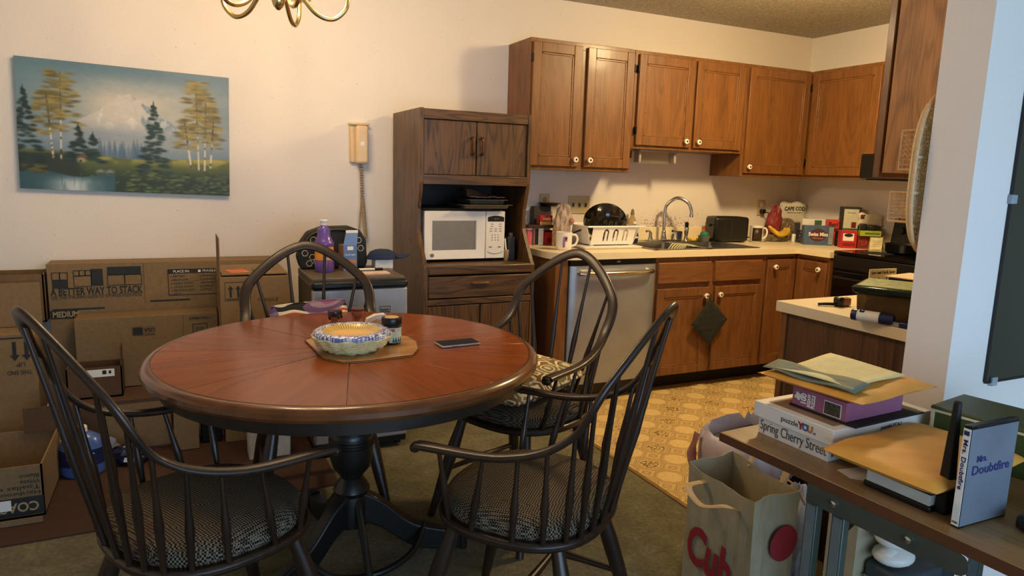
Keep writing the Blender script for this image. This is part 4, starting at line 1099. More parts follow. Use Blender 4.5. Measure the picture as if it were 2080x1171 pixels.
cushion('throw_pillow', 'cream pillow with bold dark pattern leaning on the rear chair', (.47, 2.862, .618), (R(70), R(-4), R(-4)), .30, .32, .05, t.fin(col, .85))
bpy.context.view_layer.update()

# ------------------------------------------------------------------ things on the table
h = thing('place_mat', 'thin tan wooden place mat with clipped corners', 'place mat', (.555, 2.215, TZ + .0005))
MATW = wood('tan_mat', (140, 92, 44), (190, 140, 82), 'x', .35, .3, 4, .7)
pl = [(-.155, .19), (-.19, .155), (-.175, -.10), (-.13, -.165), (-.07, -.175), (.09, -.155), (.135, -.08), (.16, .02), (.155, .10), (.09, .19), (.05, .20)]
MB().prism(pl, 0, .004).build('mat', MATW, h, bevel=.001)
MB().tube([(x, y, .0045) for x, y in pl], .0016, 5, closed=True).build('mat_edge', mat('mat_edge_dark', (92, 50, 26), .4), h)
# woven basket-like plate holders
YEL = mat('straw_yellow', (216, 202, 146), .7, var=.18, vs=80)
h = thing('woven_plate_holder', 'stack of pale yellow woven rattan plate holders on the mat', 'plate holder', (.487, 2.20, TZ + .005))
for i in range(5):
    z0 = .0065 * i; r0, r1 = .074 + .003 * i, .107 + .004 * i
    b = MB()
    for j in range(4):
        q = j / 3; rr_ = r0 + (r1 - r0) * q; zz = z0 + .003 + .018 * q
        b.tube([((rr_ + .003 * math.sin(17 * a * 2 * math.pi / 68 + j * 3.1)) * math.cos(2 * math.pi * a / 68), (rr_ + .003 * math.sin(17 * a * 2 * math.pi / 68 + j * 3.1)) * math.sin(2 * math.pi * a / 68), zz + .0025 * math.sin(11 * a * 2 * math.pi / 68 + i + j * 2)) for a in range(68)], .0042, 6, closed=True)
    b.lathe([(.005, z0), (r0, z0), (r0, z0 + .004), (.005, z0 + .004)], 32)
    b.build('woven_tray', YEL, h, smooth=60)
# paper plates
t = NT('plate_print'); v = t.obj(rand=False)
sp = t.n('ShaderNodeSeparateXYZ'); t.l(v, sp.inputs[0])
rad = t.math('SQRT', t.math('ADD', t.math('MULTIPLY', sp.outputs[0], sp.outputs[0]), t.math('MULTIPLY', sp.outputs[1], sp.outputs[1])))
sp_n = t.math('GREATER_THAN', t.noise(v, 150, 2, .6), .5)
rimc = t.mix(sp_n, lin((70, 88, 158)), lin((222, 222, 228)))
ang = t.math('ARCTAN2', sp.outputs[1], sp.outputs[0])
fl = t.math('GREATER_THAN', t.math('SINE', t.math('MULTIPLY', ang, 64.0)), .1)
wallc = t.mix(t.math('MULTIPLY', fl, .8), lin((236, 198, 104)), lin((128, 92, 34)))
col = t.mix(t.math('GREATER_THAN', rad, .071), lin((226, 178, 92)), wallc)
col = t.mix(t.math('GREATER_THAN', rad, .092), col, rimc)
PLATE = t.fin(col, .3, coat=.3)
for i in range(3):
    h = thing('paper_plate', ['paper plate with speckled blue rim, lowest of the stack', 'paper plate with speckled blue rim, middle of the stack', 'gold paper plate with speckled blue rim, topmost of the stack'][i], 'plate', (.487, 2.20, TZ + .043 + .005 * i), 0, 'paper plates stacked on the woven holders')
    b = MB(); b.lathe([(.002, .002), (.07, .002), (.088, .014), (.095, .0175), (.112, .018), (.122, .012), (.123, .009), (.112, .014), (.094, .0145), (.086, .010), (.069, -.001), (.002, -.001)], 64)
    b.build('plate', PLATE, h, smooth=50)
# jar
h = thing('candle_jar', 'glass jar with black lid and illustrated label on the mat', 'jar', (.628, 2.235, TZ + .005))
MB().lathe([(.028, 0), (.032, .005), (.032, .06), (.028, .066)], 24).build('jar', mat('dark_jar', (30, 32, 34), .15, coat=.5), h, smooth=45)
MB().lathe([(.0325, .066), (.034, .068), (.034, .086), (.032, .09)], 24).build('lid', BLACK, h, smooth=40)
MB().lathe([(.024, .0895), (.024, .0905)], 24).build('lid_sticker', mat('lid_sticker', (206, 164, 110), .5), h)
lb = MB(); lb.grid(lambda u_, v_: (.0325 * math.cos(R(-120 + 120 * u_)), .0325 * math.sin(R(-120 + 120 * u_)), .008 + .05 * v_), 16, 1)
lbo = lb.build('label', mat('jar_label', (196, 200, 172), .5, var=.15, vs=60), h, smooth=60)
for a_, w_ in ((-95, .008), (-80, .010), (-62, .008), (-45, .009)):
    b = MB(); b.prism([(-w_ / 2, 0), (w_ / 2, 0), (0, .018)], 0, .0005); o = b.build('fir_print', mat('fir_print', (40, 70, 66), .6), lbo)
    ca, sa = math.cos(R(a_)), math.sin(R(a_)); o.matrix_local = frame(((-sa, ca, 0), (0, 0, 1)), (.0328 * ca, .0328 * sa, .01))
b = MB(); b.box(-.006, .006, 0, .011, 0, .0005); o = b.build('roof_print', mat('roof_print', (176, 84, 50), .6), lbo); ca, sa = math.cos(R(-98)), math.sin(R(-98)); o.matrix_local = frame(((-sa, ca, 0), (0, 0, 1)), (.0328 * ca, .0328 * sa, .045))
# phone
h = thing('smartphone', 'smartphone lying face up on the table, black screen and silver edge', 'phone', (.838, 2.165, TZ + .0005), 3)
MB().box(-.071, .071, -.036, .036, 0, .0085).build('body', mat('phone_silver', (200, 198, 206), .25, .7), h, bevel=.0035)
MB().box(-.069, .069, -.034, .034, .0082, .0092).build('screen', mat('phone_screen', (5, 5, 6), .3, spec=.15, var=0), h, bevel=.0004)
MB().box(-.035, -.012, -.0368, -.0355, .003, .0055).build('side_button', CHROME, h)
# terracotta cups
TER = mat('terracotta', (176, 108, 76), .6, var=.1); GLZ = mat('dark_glaze', (34, 26, 24), .2, coat=.5)
for i, (x, y, s_) in enumerate(((.512, 2.60, 'terracotta cup with black dripping glaze, the left of two'), (.603, 2.62, 'terracotta cup with brown rim glaze, the right of two'))):
    h = thing('clay_cup', s_, 'cup', (x, y, TZ), 0, 'clay cups on the far side of the table')
    MB().lathe([(.022, 0), (.014, .012), (.016, .02), (.024, .03), (.026, .052), (.023, .052), (.02, .034), (.004, .03)], 20).build('cup', TER, h, smooth=50)
    if i == 0:
        MB().lathe([(.0255, .034), (.0268, .052), (.0262, .0535), (.023, .053)], 20).build('glaze', GLZ, h, smooth=50)
        for a_, l_ in ((-150, .022), (-70, .012), (-30, .015)): MB().ell((.0245 * math.cos(R(a_)), .0245 * math.sin(R(a_)), .034), .006, .004, l_ * .6, 8, 6).build('glaze_drip', GLZ, h, smooth=60)
    else: MB().lathe([(.0258, .046), (.0266, .052), (.0262, .0535), (.023, .053)], 20).build('glaze', mat('brown_glaze', (96, 52, 40), .3), h, smooth=50)
# napkins
h = thing('napkin_holder', 'stack of white printed paper napkins in a wooden holder', 'napkins', (.635, 2.475, TZ))
MB().prism([(-.055, 0), (.055, 0), (.045, .03), (.0, .045), (-.03, .03)], -.012, .0, M=Matrix(((1, 0, 0, 0), (0, 0, -1, -.022), (0, 1, 0, 0), (0, 0, 0, 1)))).build('holder', mat('pale_wood', (214, 178, 120), .5), h)
b = MB(); b.prism([(-.045, .004), (.055, .004), (.052, .04), (.03, .06), (-.005, .058), (-.035, .045)], -.008, .018, M=Matrix(((1, 0, 0, 0), (0, 0, -1, 0), (0, 1, 0, 0), (0, 0, 0, 1)))); b.build('napkins', WHITE, h, bevel=.002)
NB = mat('napkin_blue', (80, 90, 140), .6)
for (x, z, w_) in ((-.02, .03, .008), (.0, .035, .01), (.02, .036, .008), (.035, .034, .007), (-.005, .022, .04)): patch(w_, .005, NB, h, '-y', (x, -.019, z))
# ------------------------------------------------------------------ wall plates
IVORY = mat('ivory_plate', (196, 180, 140), .4, var=.03)
h = thing('outlet', 'ivory wall outlet beside the hutch', 'outlet', (2.14, WY - .001, 1.147)); MB().box(-.036, .036, -.007, 0, -.058, .058).build('plate', IVORY, h, bevel=.003); MB().box(-.012, .012, -.009, -.006, -.035, .035).build('socket', mat('ivory_dark', (150, 134, 100), .5), h)
h = thing('light_switch', 'ivory three-gang switch plate behind the dish rack', 'switch', (2.40, WY - .001, 1.135)); MB().box(-.082, .082, -.007, 0, -.058, .058).build('plate', IVORY, h, bevel=.003)
for x in (-.048, 0, .048): MB().box(x - .005, x + .005, -.016, -.006, -.012, .012).build('toggle', mat('toggle_dark', (60, 50, 36), .5), h)
h = thing('outlet', 'ivory wall outlet with a black plug right of the toaster', 'outlet', (4.01, WY - .001, 1.127)); MB().box(-.036, .036, -.007, 0, -.058, .058).build('plate', IVORY, h, bevel=.003); MB().box(-.012, .012, -.009, -.006, .008, .036).build('socket', WHITE, h)
h = thing('power_cord', 'black plug and cord running down from the outlet to the toaster', 'cord', (4.01, 3.995, 1.10)); MB().box(-.018, .018, -.022, .011, -.016, .016).build('plug', BLACK, h, bevel=.006)
MB().tube(cat([(0, -.02, 0), (.03, -.05, -.02), (.025, -.05, -.08), (-.06, -.06, -.14), (-.16, -.08, -.18), (-.26, -.12, -.19)], 8), .0045, 6).build('cord', BLACK, h, smooth=60)

# ------------------------------------------------------------------ worktop clutter, left of the sink
CZT = .8905
def pbox(name, label, loc, w_, d_, hh, m, rz=0, cat_='box', group=None, bevel=.0015, top=None):
    h_ = thing(name, label, cat_, loc, rz, group)
    MB().box(-w_ / 2, w_ / 2, -d_ / 2, d_ / 2, 0, hh).build('carton', m, h_, bevel=bevel)
    if top: MB().box(-w_ / 2 + .001, w_ / 2 - .001, -d_ / 2 + .001, d_ / 2 - .001, hh, hh + .0008).build('top_print', top, h_)
    return h_
RED = mat('red_card', (186, 30, 34), .45, var=.08); DKRED = mat('dark_red_card', (112, 28, 26), .5, var=.1)
h = thing('drink_mix_can', 'pink and white drink mix canister at the left end of the worktop', 'can', (1.955, 3.87, CZT))
MB().lathe([(.028, 0), (.028, .098)], 20).build('can', mat('pink_print', (214, 92, 104), .4, var=.25, vs=50), h, smooth=40); MB().lathe([(.029, .097), (.029, .105), (.026, .106)], 20).build('lid', WHITE, h, smooth=40)
h = pbox('food_carton', 'black and white carton between the pink can and the red box', (2.017, 3.86, CZT), .06, .05, .105, WHITE); patch(.024, .10, BLACK, h, '-y', (-.018, -.0255, .053))
for k in range(6): patch(.022, .002, GREY, h, '-y', (.014, -.0256, .09 - .013 * k), name='print')
h = pbox('food_carton', 'upright red carton left of the plastic bag', (2.085, 3.865, CZT), .056, .05, .092, RED); patch(.03, .03, mat('maroon_print', (96, 14, 18), .5), h, '-y', (.004, -.0255, .03)); patch(.056, .012, BLACK, h, '-y', (0, -.0255, .092 - .006))
h = thing('serving_tray', 'flat dark red tray lying across the cartons', 'tray', (2.02, 3.87, CZT + .1065)); MB().frustum(-.09, .09, -.05, .05, 0, .02, -.006, -.006).build('tray', mat('tray_darkred', (60, 26, 26), .4), h, bevel=.003)
h = pbox('bag_carton', 'red and yellow trash bag carton lying on the dark tray', (2.068, 3.87, CZT + .127), .085, .06, .058, RED, -4); patch(.085, .018, mat('yellow_card', (226, 178, 60), .5), h, '-y', (0, -.0305, .009)); text('Hefty', .026, mat('yellow_ink', (250, 226, 150), .5), h, '-y', (.004, -.0308, .036), width=.06, bold=.0008, shear=.2)
h = thing('spray_bottle', 'clear bottle top with white cap at the edge of the hutch', 'bottle', (1.95, 3.93, CZT)); MB().lathe([(.03, 0), (.032, .01), (.032, .12), (.016, .15), (.014, .16)], 16).build('bottle', mat('clear_pet', (210, 216, 220), .1, trans=.7, ior=1.2), h, smooth=50); MB().lathe([(.017, .158), (.017, .18)], 14).build('cap', WHITE, h, smooth=40)
h = pbox('storage_box', 'tall dark grey box against the wall', (2.085, 3.955, CZT), .12, .05, .235, mat('charcoal_box', (58, 50, 46), .6)); h['label'] = 'tall dark grey box standing against the wall behind the red cartons'
h = thing('pan_lid', 'black pan with a thick handle resting on the grey box', 'pan', (2.14, 3.94, CZT + .2365)); MB().lathe([(.05, 0), (.07, .018), (.072, .022), (.05, .024)], 24).build('pan', BLACK, h, smooth=50, ); MB().box(.05, .10, -.012, .012, .0, .02).build('handle', BLACK, h, bevel=.006)
h = crumple('plastic_bag', 'crumpled clear plastic bag standing behind the white mug', 'bag', (2.14, 3.76, CZT), .062, .05, .135, mat('clear_poly_warm', (216, 196, 180), .14, var=.12, trans=.45, ior=1.12), 21, .16, 26, 14)
MB().tube([(.015, -.062, .06), (.022, -.066, .135)], .006, 8).build('brush_handle', WHITE, h, smooth=50); MB().ell((.03, -.055, .16), .018, .014, .018, 10, 6).build('brush_head', mat('pink_sponge', (180, 120, 110), .8), h)
def mug(name, label, loc, r_, hh, m, hand_a, rim=None):
    h_ = thing(name, label, 'mug', loc)
    MB().lathe([(r_ * .82, 0), (r_ * .92, .004), (r_ * .96, hh * .3), (r_, hh), (r_ * .9, hh), (r_ * .86, hh * .3), (.004, .008)], 28).build('cup', m, h_, smooth=50)
    ca, sa = math.cos(R(hand_a)), math.sin(R(hand_a))
    MB().tube(cat([(r_ * .93 * ca, r_ * .93 * sa, hh * .2), (r_ * 1.45 * ca, r_ * 1.45 * sa, hh * .3), (r_ * 1.7 * ca, r_ * 1.7 * sa, hh * .6), (r_ * 1.45 * ca, r_ * 1.45 * sa, hh * .83), (r_ * .97 * ca, r_ * .97 * sa, hh * .85)], 6), .007, 8).build('handle', WHITE, h_, smooth=60)
    return h_
h = mug('mug', 'white mug with purple print and a dark heart at the worktop edge', (2.045, 3.575, CZT), .049, .105, WHITE, -15)
def on_cyl(parent, r_, a, z, w_, hh, m, name='print'):
    b = MB(); n = 8; da = w_ / r_
    b.grid(lambda u_, v_: (r_ * math.cos(R(a) + da * (u_ - .5)), r_ * math.sin(R(a) + da * (u_ - .5)), z + hh * (v_ - .5)), n, 1)
    return b.build(name, m, parent, smooth=60, solid=.0006)
on_cyl(h, .0492, -118, .048, .014, .06, mat('purple_print', (168, 120, 170), .4, var=.2)); on_cyl(h, .0494, -108, .068, .022, .03, mat('purple_print', (168, 120, 170), .4)); 
hb = MB(); hb.prism([(0, -.008)] + [(.0085 * math.cos(R(a)) * 1.0 + .0, .004 + .006 * math.sin(R(a))) for a in range(0, 181, 30)], 0, .0006); o = hb.build('heart', mat('dark_heart', (52, 20, 50), .4), h); ca, sa = math.cos(R(-104)), math.sin(R(-104)); o.matrix_local = frame(((-sa, ca, 0), (0, 0, 1)), (.0503 * ca, .0503 * sa, .068))
# dish rack
h = thing('drain_tray', 'white plastic drain tray under the dish rack', 'tray', (2.385, 3.72, CZT)); b = MB(); b.frustum(-.20, .20, -.17, .15, 0, .014, -.01, -.01); b.build('tray', WHITE, h, bevel=.004)
rk = thing('dish_rack', 'white plastic dish rack with arched slots on the worktop', 'dish rack', (2.41, 3.73, CZT + .015))
def rack_wall(parent, p0, p1, z0, z1, flare, slots):
    """wall from p0 to p1 with arched slots, built from posts and arch strips"""
    p0, p1 = Vector(p0), Vector(p1); L_ = (p1 - p0).length; d_ = (p1 - p0).normalized(); nrm = Vector((d_.y, -d_.x))
    b = MB(); n = 120
    def pt(s, z, o_): q = p0 + d_ * s + nrm * (flare * (z - z0) / (z1 - z0) + o_); return (q.x, q.y, z)
    sw, sh = .019, .072; cz = z0 + .018
    def inside(s, z):
        for c in slots:
            dx = abs(s - c)
            if dx < sw and cz < z < cz + sh - sw and not (dx < sw * .42 and z < cz + sh - sw): return True
            if z >= cz + sh - sw and sw * .42 < math.hypot(s - c, z - (cz + sh - sw)) < sw: return True
        return False
    m_ = 26
    for i in range(n):
        for j in range(m_):
            s0, s1 = L_ * i / n, L_ * (i + 1) / n; a, c_ = z0 + (z1 - z0) * j / m_, z0 + (z1 - z0) * (j + 1) / m_
            if inside((s0 + s1) / 2, (a + c_) / 2): continue
            k = len(b.v); b.v += [pt(s0, a, 0), pt(s1, a, 0), pt(s1, c_, 0), pt(s0, c_, 0)]; b.f.append((k, k + 1, k + 2, k + 3))
    return b.build('side', WHITE, parent, solid=.003)
rack_wall(rk, (-.155, -.115), (.155, -.115), .012, .118, .028, (.10, .17, .24))
rack_wall(rk, (.155, .115), (-.155, .115), .012, .118, .028, (.07, .16, .24))
rack_wall(rk, (.155, -.115), (.155, .115), .012, .118, .055, (.08, .15)); rack_wall(rk, (-.155, .115), (-.155, -.115), .012, .118, .03, ())
MB().box(-.155, .155, -.115, .115, .006, .014).build('floor', WHITE, rk)
rp = [(-.195, -.148), (.216, -.148), (.216, .148), (-.195, .148)]
MB().tube([(x, y, .118) for x, y in rp], .006, 6, closed=True).build('rim', WHITE, rk)
for x in (-.14, .14):
    for y in (-.1, .1): MB().box(x - .01, x + .01, y - .01, y + .01, -.0005, .008).build('foot', WHITE, rk)
PANM = mat('black_enamel', (18, 17, 16), .12, coat=.6, var=.1)
h = thing('wok', 'black wok tipped on its side in the dish rack', 'pan', (2.44, 3.75, CZT + .15)); h.rotation_euler = (R(-58), R(20), R(-20))
MB().lathe([(.005, -.07), (.06, -.066), (.11, -.04), (.135, 0), (.138, .004), (.132, .004), (.107, -.036), (.058, -.061), (.005, -.065)], 36).build('bowl', PANM, h, smooth=50)
h = thing('frying_pan', 'dark frying pan leaning left in the dish rack', 'pan', (2.34, 3.70, CZT + .13)); h.rotation_euler = (R(-35), R(-25), R(10))
MB().lathe([(.005, 0), (.085, 0), (.10, .03), (.103, .032), (.097, .032), (.082, .005), (.005, .005)], 32).build('pan', mat('worn_pan', (46, 38, 28), .25, .5), h, smooth=50); MB().tube([(-.095, 0, .025), (-.19, 0, .04)], .01, 8, flat=.6).build('handle', BLACK, h, smooth=50)
h = thing('soap_bottle', 'dark blue dish soap bottle at the right end of the rack', 'bottle', (2.745, 3.86, CZT)); MB().lathe([(.026, 0), (.034, .01), (.036, .05), (.028, .09), (.012, .115), (.010, .13)], 20, sy=.6).build('bottle', mat('soap_blue', (30, 48, 74), .2, coat=.4), h, smooth=50); on_cyl(h, .0365, -100, .04, .03, .014, INKW, 'label'); MB().lathe([(.012, .128), (.010, .145)], 12).build('cap', WHITE, h, smooth=50)
h = thing('soap_bottle', 'clear soap bottle with pointed cap behind the sink', 'bottle', (2.80, 3.965, CZT)); MB().lathe([(.03, 0), (.036, .012), (.036, .10), (.03, .14), (.016, .17), (.012, .185)], 18, sy=.7).build('bottle', mat('clear_soap', (206, 186, 140), .08, trans=.75, ior=1.15), h, smooth=50); MB().lathe([(.014, .183), (.010, .21), (.006, .222)], 12).build('cap', mat('grey_cap', (120, 104, 80), .4), h, smooth=50)
# faucet set
fc = thing('faucet', 'chrome gooseneck kitchen faucet with two lever handles', 'faucet', (3.04, 3.925, .896))
MB().box(-.14, .14, -.028, .022, 0, .01).build('base_plate', CHROME, fc, bevel=.004)
MB().lathe([(.024, .008), (.022, .02), (.016, .05), (.017, .065), (.014, .07)], 18).build('collar', CHROME, fc, smooth=50)
MB().tube(cat([(0, 0, .06), (0, 0, .20), (.012, -.01, .255), (.06, -.05, .298), (.115, -.095, .27), (.135, -.112, .22), (.137, -.114, .185)], 8), .0115, 12).build('spout', CHROME, fc, smooth=60)
MB().lathe([(.0135, 0), (.0135, .022)], 14, c=(.137, -.114, .17)).build('aerator', CHROME, fc, smooth=40)
for s in (-1, 1):
    MB().lathe([(.02, .008), (.013, .03), (.012, .055), (.008, .062)], 14, c=(s * .11, 0, 0)).build('handle_base', CHROME, fc, smooth=50)
    MB().tube([(s * .11, 0, .06), (s * .11 - .03, -.02, .072), (s * .11 - .06, -.035, .07)], [.008, .007, .009], 8).build('lever', CHROME, fc, smooth=60)
h = thing('side_sprayer', 'black and chrome sink sprayer right of the faucet', 'sprayer', (3.235, 3.92, .896)); MB().lathe([(.018, 0), (.014, .01), (.010, .03), (.014, .05), (.016, .085), (.012, .11)], 14).build('body', CHROME, h, smooth=50); MB().tube(cat([(0, 0, .09), (-.008, -.012, .12), (-.026, -.03, .118)], 5), .013, 10).build('head', BLACK, h, smooth=60)
h = thing('cup', 'small dark blue cup behind the sink beside the sprayer', 'cup', (3.185, 3.945, .8965)); MB().lathe([(.022, 0), (.03, .062), (.027, .062), (.02, .004)], 18).build('cup', mat('blue_cup', (34, 48, 66), .3), h, smooth=50)
h = thing('sponge', 'yellow sponge lying on the sink ledge', 'sponge', (3.33, 3.915, .8965)); MB().box(-.07, .07, -.03, .03, 0, .016).build('foam', mat('yellow_sponge', (222, 190, 60), .9, var=.15, vs=120, bump=.4), h, bevel=.004)
h = thing('dish_cloth', 'striped dish cloth hanging over the sink divider', 'cloth', (2.93, 3.60, .0)); t = NT('striped_cloth'); v = t.obj(rand=False); sp = t.n('ShaderNodeSeparateXYZ'); t.l(v, sp.inputs[0])
stp = t.math('GREATER_THAN', t.math('SINE', t.math('MULTIPLY', t.math('ADD', sp.outputs[1], t.math('MULTIPLY', sp.outputs[0], .25)), 260.0)), -.1); CLO = t.fin(t.mix(stp, lin((70, 72, 46)), lin((214, 206, 160))), .9)
b = MB(); b.grid(lambda u_, v_: (-.09 + .26 * u_, -.08 + .16 * v_, (.898 if u_ > .28 else .898 - .10 * (.28 - u_) / .28) + .004 * math.sin(9 * u_ + 5 * v_) + .005 - (.05 * max(0, u_ - .62) / .38)), 20, 10); b.build('cloth', CLO, h, smooth=60, solid=.003)
h = thing('scrubber_tub', 'clear tub holding a round green scrubber beside the toaster', 'tub', (3.335, 3.845, .8965)); MB().lathe([(.034, 0), (.045, .04), (.043, .04), (.032, .003)], 20).build('tub', mat('clear_tub', (150, 160, 150), .1, trans=.6, ior=1.15), h, smooth=50); MB().ell((.0, 0, .045), .03, .03, .026, 16, 8, jit=.04, seed=2).build('scrubber', mat('green_scrub', (34, 120, 92), .8), h, smooth=50)
h = thing('soap_bottle', 'orange dish soap bottle standing behind the green scrubber', 'bottle', (3.45, 3.955, CZT)); MB().lathe([(.034, 0), (.038, .01), (.036, .07), (.022, .10), (.012, .118)], 18, sy=.6).build('bottle', mat('orange_soap', (206, 84, 48), .25, coat=.4, var=.15), h, smooth=50); MB().lathe([(.013, .116), (.016, .13)], 12).build('cap', mat('dark_cap', (60, 40, 36), .4), h, smooth=50); on_cyl(h, .036, -100, .055, .02, .03, INKW, 'label')
# toaster
h = thing('toaster', 'black two-slot toaster on the worktop', 'toaster', (3.535, 3.845, CZT), -12)
MB().box(-.135, .135, -.075, .075, .006, .18).build('body', BLACK, h, bevel=.022, seg=4)
for y in (-.03, .03): MB().box(-.10, .10, y - .012, y + .012, .178, .1815).build('slot', MATTE, h)
MB().box(-.15, -.135, -.015, .015, .11, .125).build('lever', BLACK, h, bevel=.004)
for x in (-.1, .1): MB().box(x - .012, x + .012, -.05, .05, 0, .008).build('foot', MATTE, h)
MB().box(-.012, -.006, -.0765, -.0745, .03, .16).build('seam', mat('seam_grey', (40, 40, 42), .3), h)
h = mug('mug', 'white mug with dark brown printed front beside the toaster', (3.765, 3.79, CZT), .046, .118, WHITE, -25); on_cyl(h, .0462, -122, .056, .075, .095, mat('brown_mug_print', (54, 32, 24), .4, var=.35, vs=90))

# ------------------------------------------------------------------ worktop clutter in the corner
h = thing('banana_bunch', 'bunch of ripe bananas in front of the corner bags', 'fruit', (3.98, 3.80, CZT + .055))
BAN = mat('banana_yellow', (216, 172, 48), .5, var=.15)
for k in range(3):
    P = cat([(-.09, .0 - .018 * k, .06 - .008 * k), (-.055, -.02 - .018 * k, .02 - .006 * k), (0, -.025 - .018 * k, .002), (.055, -.012 - .018 * k, .018), (.075, .0 - .018 * k, .045)], 5)
    n = len(P); MB().tube(P, [.005 + .013 * math.sin(math.pi * i / (n - 1)) ** .5 for i in range(n)], 8).build('banana', BAN, h, smooth=60)
h = crumple('produce_bag', 'clear bag of groceries under the bananas', 'bag', (3.985, 3.80, CZT), .10, .05, .035, mat('bag_dull', (150, 140, 112), .2, trans=.35, ior=1.1, var=.2), 31, .18)
h = crumple('onion_bag', 'red mesh bag of onions behind the bananas', 'bag', (4.06, 3.91, CZT), .065, .05, .135, mat('red_mesh', (136, 44, 42), .5, var=.35, vs=80), 33, .14, 20, 12)
h = crumple('grocery_bag', 'rumpled grey brown food bag in the worktop corner', 'bag', (4.145, 3.87, CZT), .07, .045, .085, mat('brown_bag', (120, 98, 74), .5, var=.25), 37, .15)
h = thing('chip_bag', 'white potato chip bag', 'chip bag', (4.255, 3.93, 1.01), -14); h['label'] = 'white potato chip bag with dark lettering standing in the corner'
def pil(w_, hh, th, m, parent, name='bag', n=14):
    b = MB()
    for sg in (1, -1): b.grid(lambda u_, v_: ((u_ - .5) * w_ * (1 + .04 * math.sin(v_ * 9)), sg * -th / 2 * max(0, (1 - (2 * u_ - 1) ** 4) * (1 - (2 * v_ - 1) ** 6)) ** .6, v_ * hh + .006 * math.sin(u_ * 12) * (v_ > .9)), n, n)
    return b.build(name, m, parent, smooth=60)
pil(.215, .165, .05, mat('chip_white', (216, 208, 186), .35, var=.08), h); text('CAPE COD', .04, mat('navy_ink', (26, 30, 44), .5), h, '-y', (0, -.0265, .115), width=.17, bold=.0012); text('POTATO CHIPS', .014, mat('navy_ink', (26, 30, 44), .5), h, '-y', (.0, -.0268, .085), width=.12); MB().box(-.10, .10, -.03, .03, -.12, .0).build('bag_base', mat('chip_base', (58, 62, 74), .5), h, bevel=.01)
h = thing('shaker', 'small salt shaker with dark top before the corner bags', 'shaker', (4.10, 3.755, CZT)); MB().lathe([(.013, 0), (.015, .005), (.014, .055), (.011, .06)], 14).build('body', WHITE, h, smooth=50); MB().lathe([(.012, .058), (.010, .078), (.004, .08)], 14).build('top', mat('shaker_top', (56, 66, 88), .4), h, smooth=50)
h = thing('jar', 'dark round jar left of the blue cocoa carton', 'jar', (4.115, 3.70, CZT)); MB().lathe([(.032, 0), (.038, .012), (.038, .06), (.03, .072), (.03, .085)], 20).build('jar', mat('dark_glassjar', (36, 32, 32), .15, coat=.5, var=.3), h, smooth=50); MB().lathe([(.032, .083), (.032, .092)], 20).build('lid', BLACK, h, smooth=40)
A45 = -40
h = pbox('cocoa_carton', 'blue hot cocoa carton lying in front on the corner worktop', (4.10, 3.545, CZT), .20, .07, .135, mat('cocoa_blue', (70, 92, 122), .5, var=.2, vs=25), A45 + 6)
t_ = MB(); t_.lathe([(.045, 0), (.045, .0006)], 24); o = t_.build('emblem', mat('cocoa_brown', (84, 36, 40), .5), h); o.matrix_local = frame('-y', (-.005, -.0352, .07)); o.scale = (1.25, 1, 1)
text('Swiss Miss', .036, INKW, h, '-y', (-.003, -.0362, .075), width=.13, bold=.001); text('Hot Cocoa', .012, mat('peach_ink', (226, 180, 150), .5), h, '-y', (-.003, -.0362, .048), width=.07); patch(.03, .12, mat('nutrition', (150, 150, 150), .6), h, '-y', (.083, -.0354, .068))
for k in range(7): patch(.024, .002, INK, h, '-y', (.083, -.0361, .118 - .015 * k), name='print')
h = pbox('food_carton', 'white carton with green print leaning behind the blue cocoa carton', (4.17, 3.655, CZT), .16, .045, .175, WHITE, A45 + 10); patch(.05, .035, mat('green_print', (60, 96, 66), .5), h, '-y', (.03, -.0232, .15))
h = pbox('rice_pouch', 'red rice carton with black lettering behind the cocoa carton', (4.235, 3.52, CZT), .115, .04, .18, mat('rice_red', (206, 60, 44), .5, var=.06), A45); text("Ben's", .042, INK, h, '-y', (0, -.0206, .145), width=.085, bold=.001); text('original', .026, INK, h, '-y', (.005, -.0206, .112), width=.08, bold=.0008)
h = pbox('coffee_carton', 'small black carton with white line print between cocoa and red cartons', (4.185, 3.425, CZT), .055, .05, .108, BLACK, A45); o = MB().tube([(.018 * math.cos(2 * math.pi * k / 16), 0, .05 + .018 * math.sin(2 * math.pi * k / 16)) for k in range(16)], .0016, 4, closed=True, up=(0, 1, 0)).build('print', GREY, h); o.location = (0, -.0258, 0)
h = pbox('pod_carton', 'tall dark green carton with a white label at the right wall', (4.285, 3.44, CZT), .125, .085, .275, mat('dark_green_card', (34, 40, 34), .5), A45); patch(.095, .16, mat('pod_label', (206, 200, 170), .5, var=.08), h, '-y', (0, -.0428, .18)); patch(.03, .04, DKRED, h, '-y', (.02, -.0436, .15)); text('Sweet', .02, mat('dkgreen_ink', (60, 80, 50), .5), h, '-y', (0, -.0436, .235)); patch(.095, .012, mat('green_print', (60, 96, 66), .5), h, '-y', (0, -.0436, .12))
h = pbox('food_carton', 'bright red carton with a black oval on white', (4.15, 3.335, CZT), .10, .09, .118, RED, A45 + 4); patch(.07, .05, WHITE, h, '-y', (-.005, -.0454, .075)); o = MB().lathe([(.02, 0), (.02, .0006)], 20).build('oval_print', INK, h); o.matrix_local = frame('-y', (-.005, -.0462, .088)); o.scale = (1.4, .6, 1); patch(.08, .02, DKRED, h, '-y', (0, -.0454, .025))
h = pbox('food_carton', 'small dark red carton with swirl print', (4.215, 3.265, CZT), .07, .05, .088, DKRED, A45); o = MB().tube([(.006 * k ** .5 * math.cos(k * .7) * 1.1, 0, .045 + .006 * k ** .5 * math.sin(k * .7)) for k in range(14)], .002, 4, up=(0, 1, 0)).build('swirl_print', mat('swirl_red', (200, 80, 70), .5), h); o.location = (0, -.0258, 0)
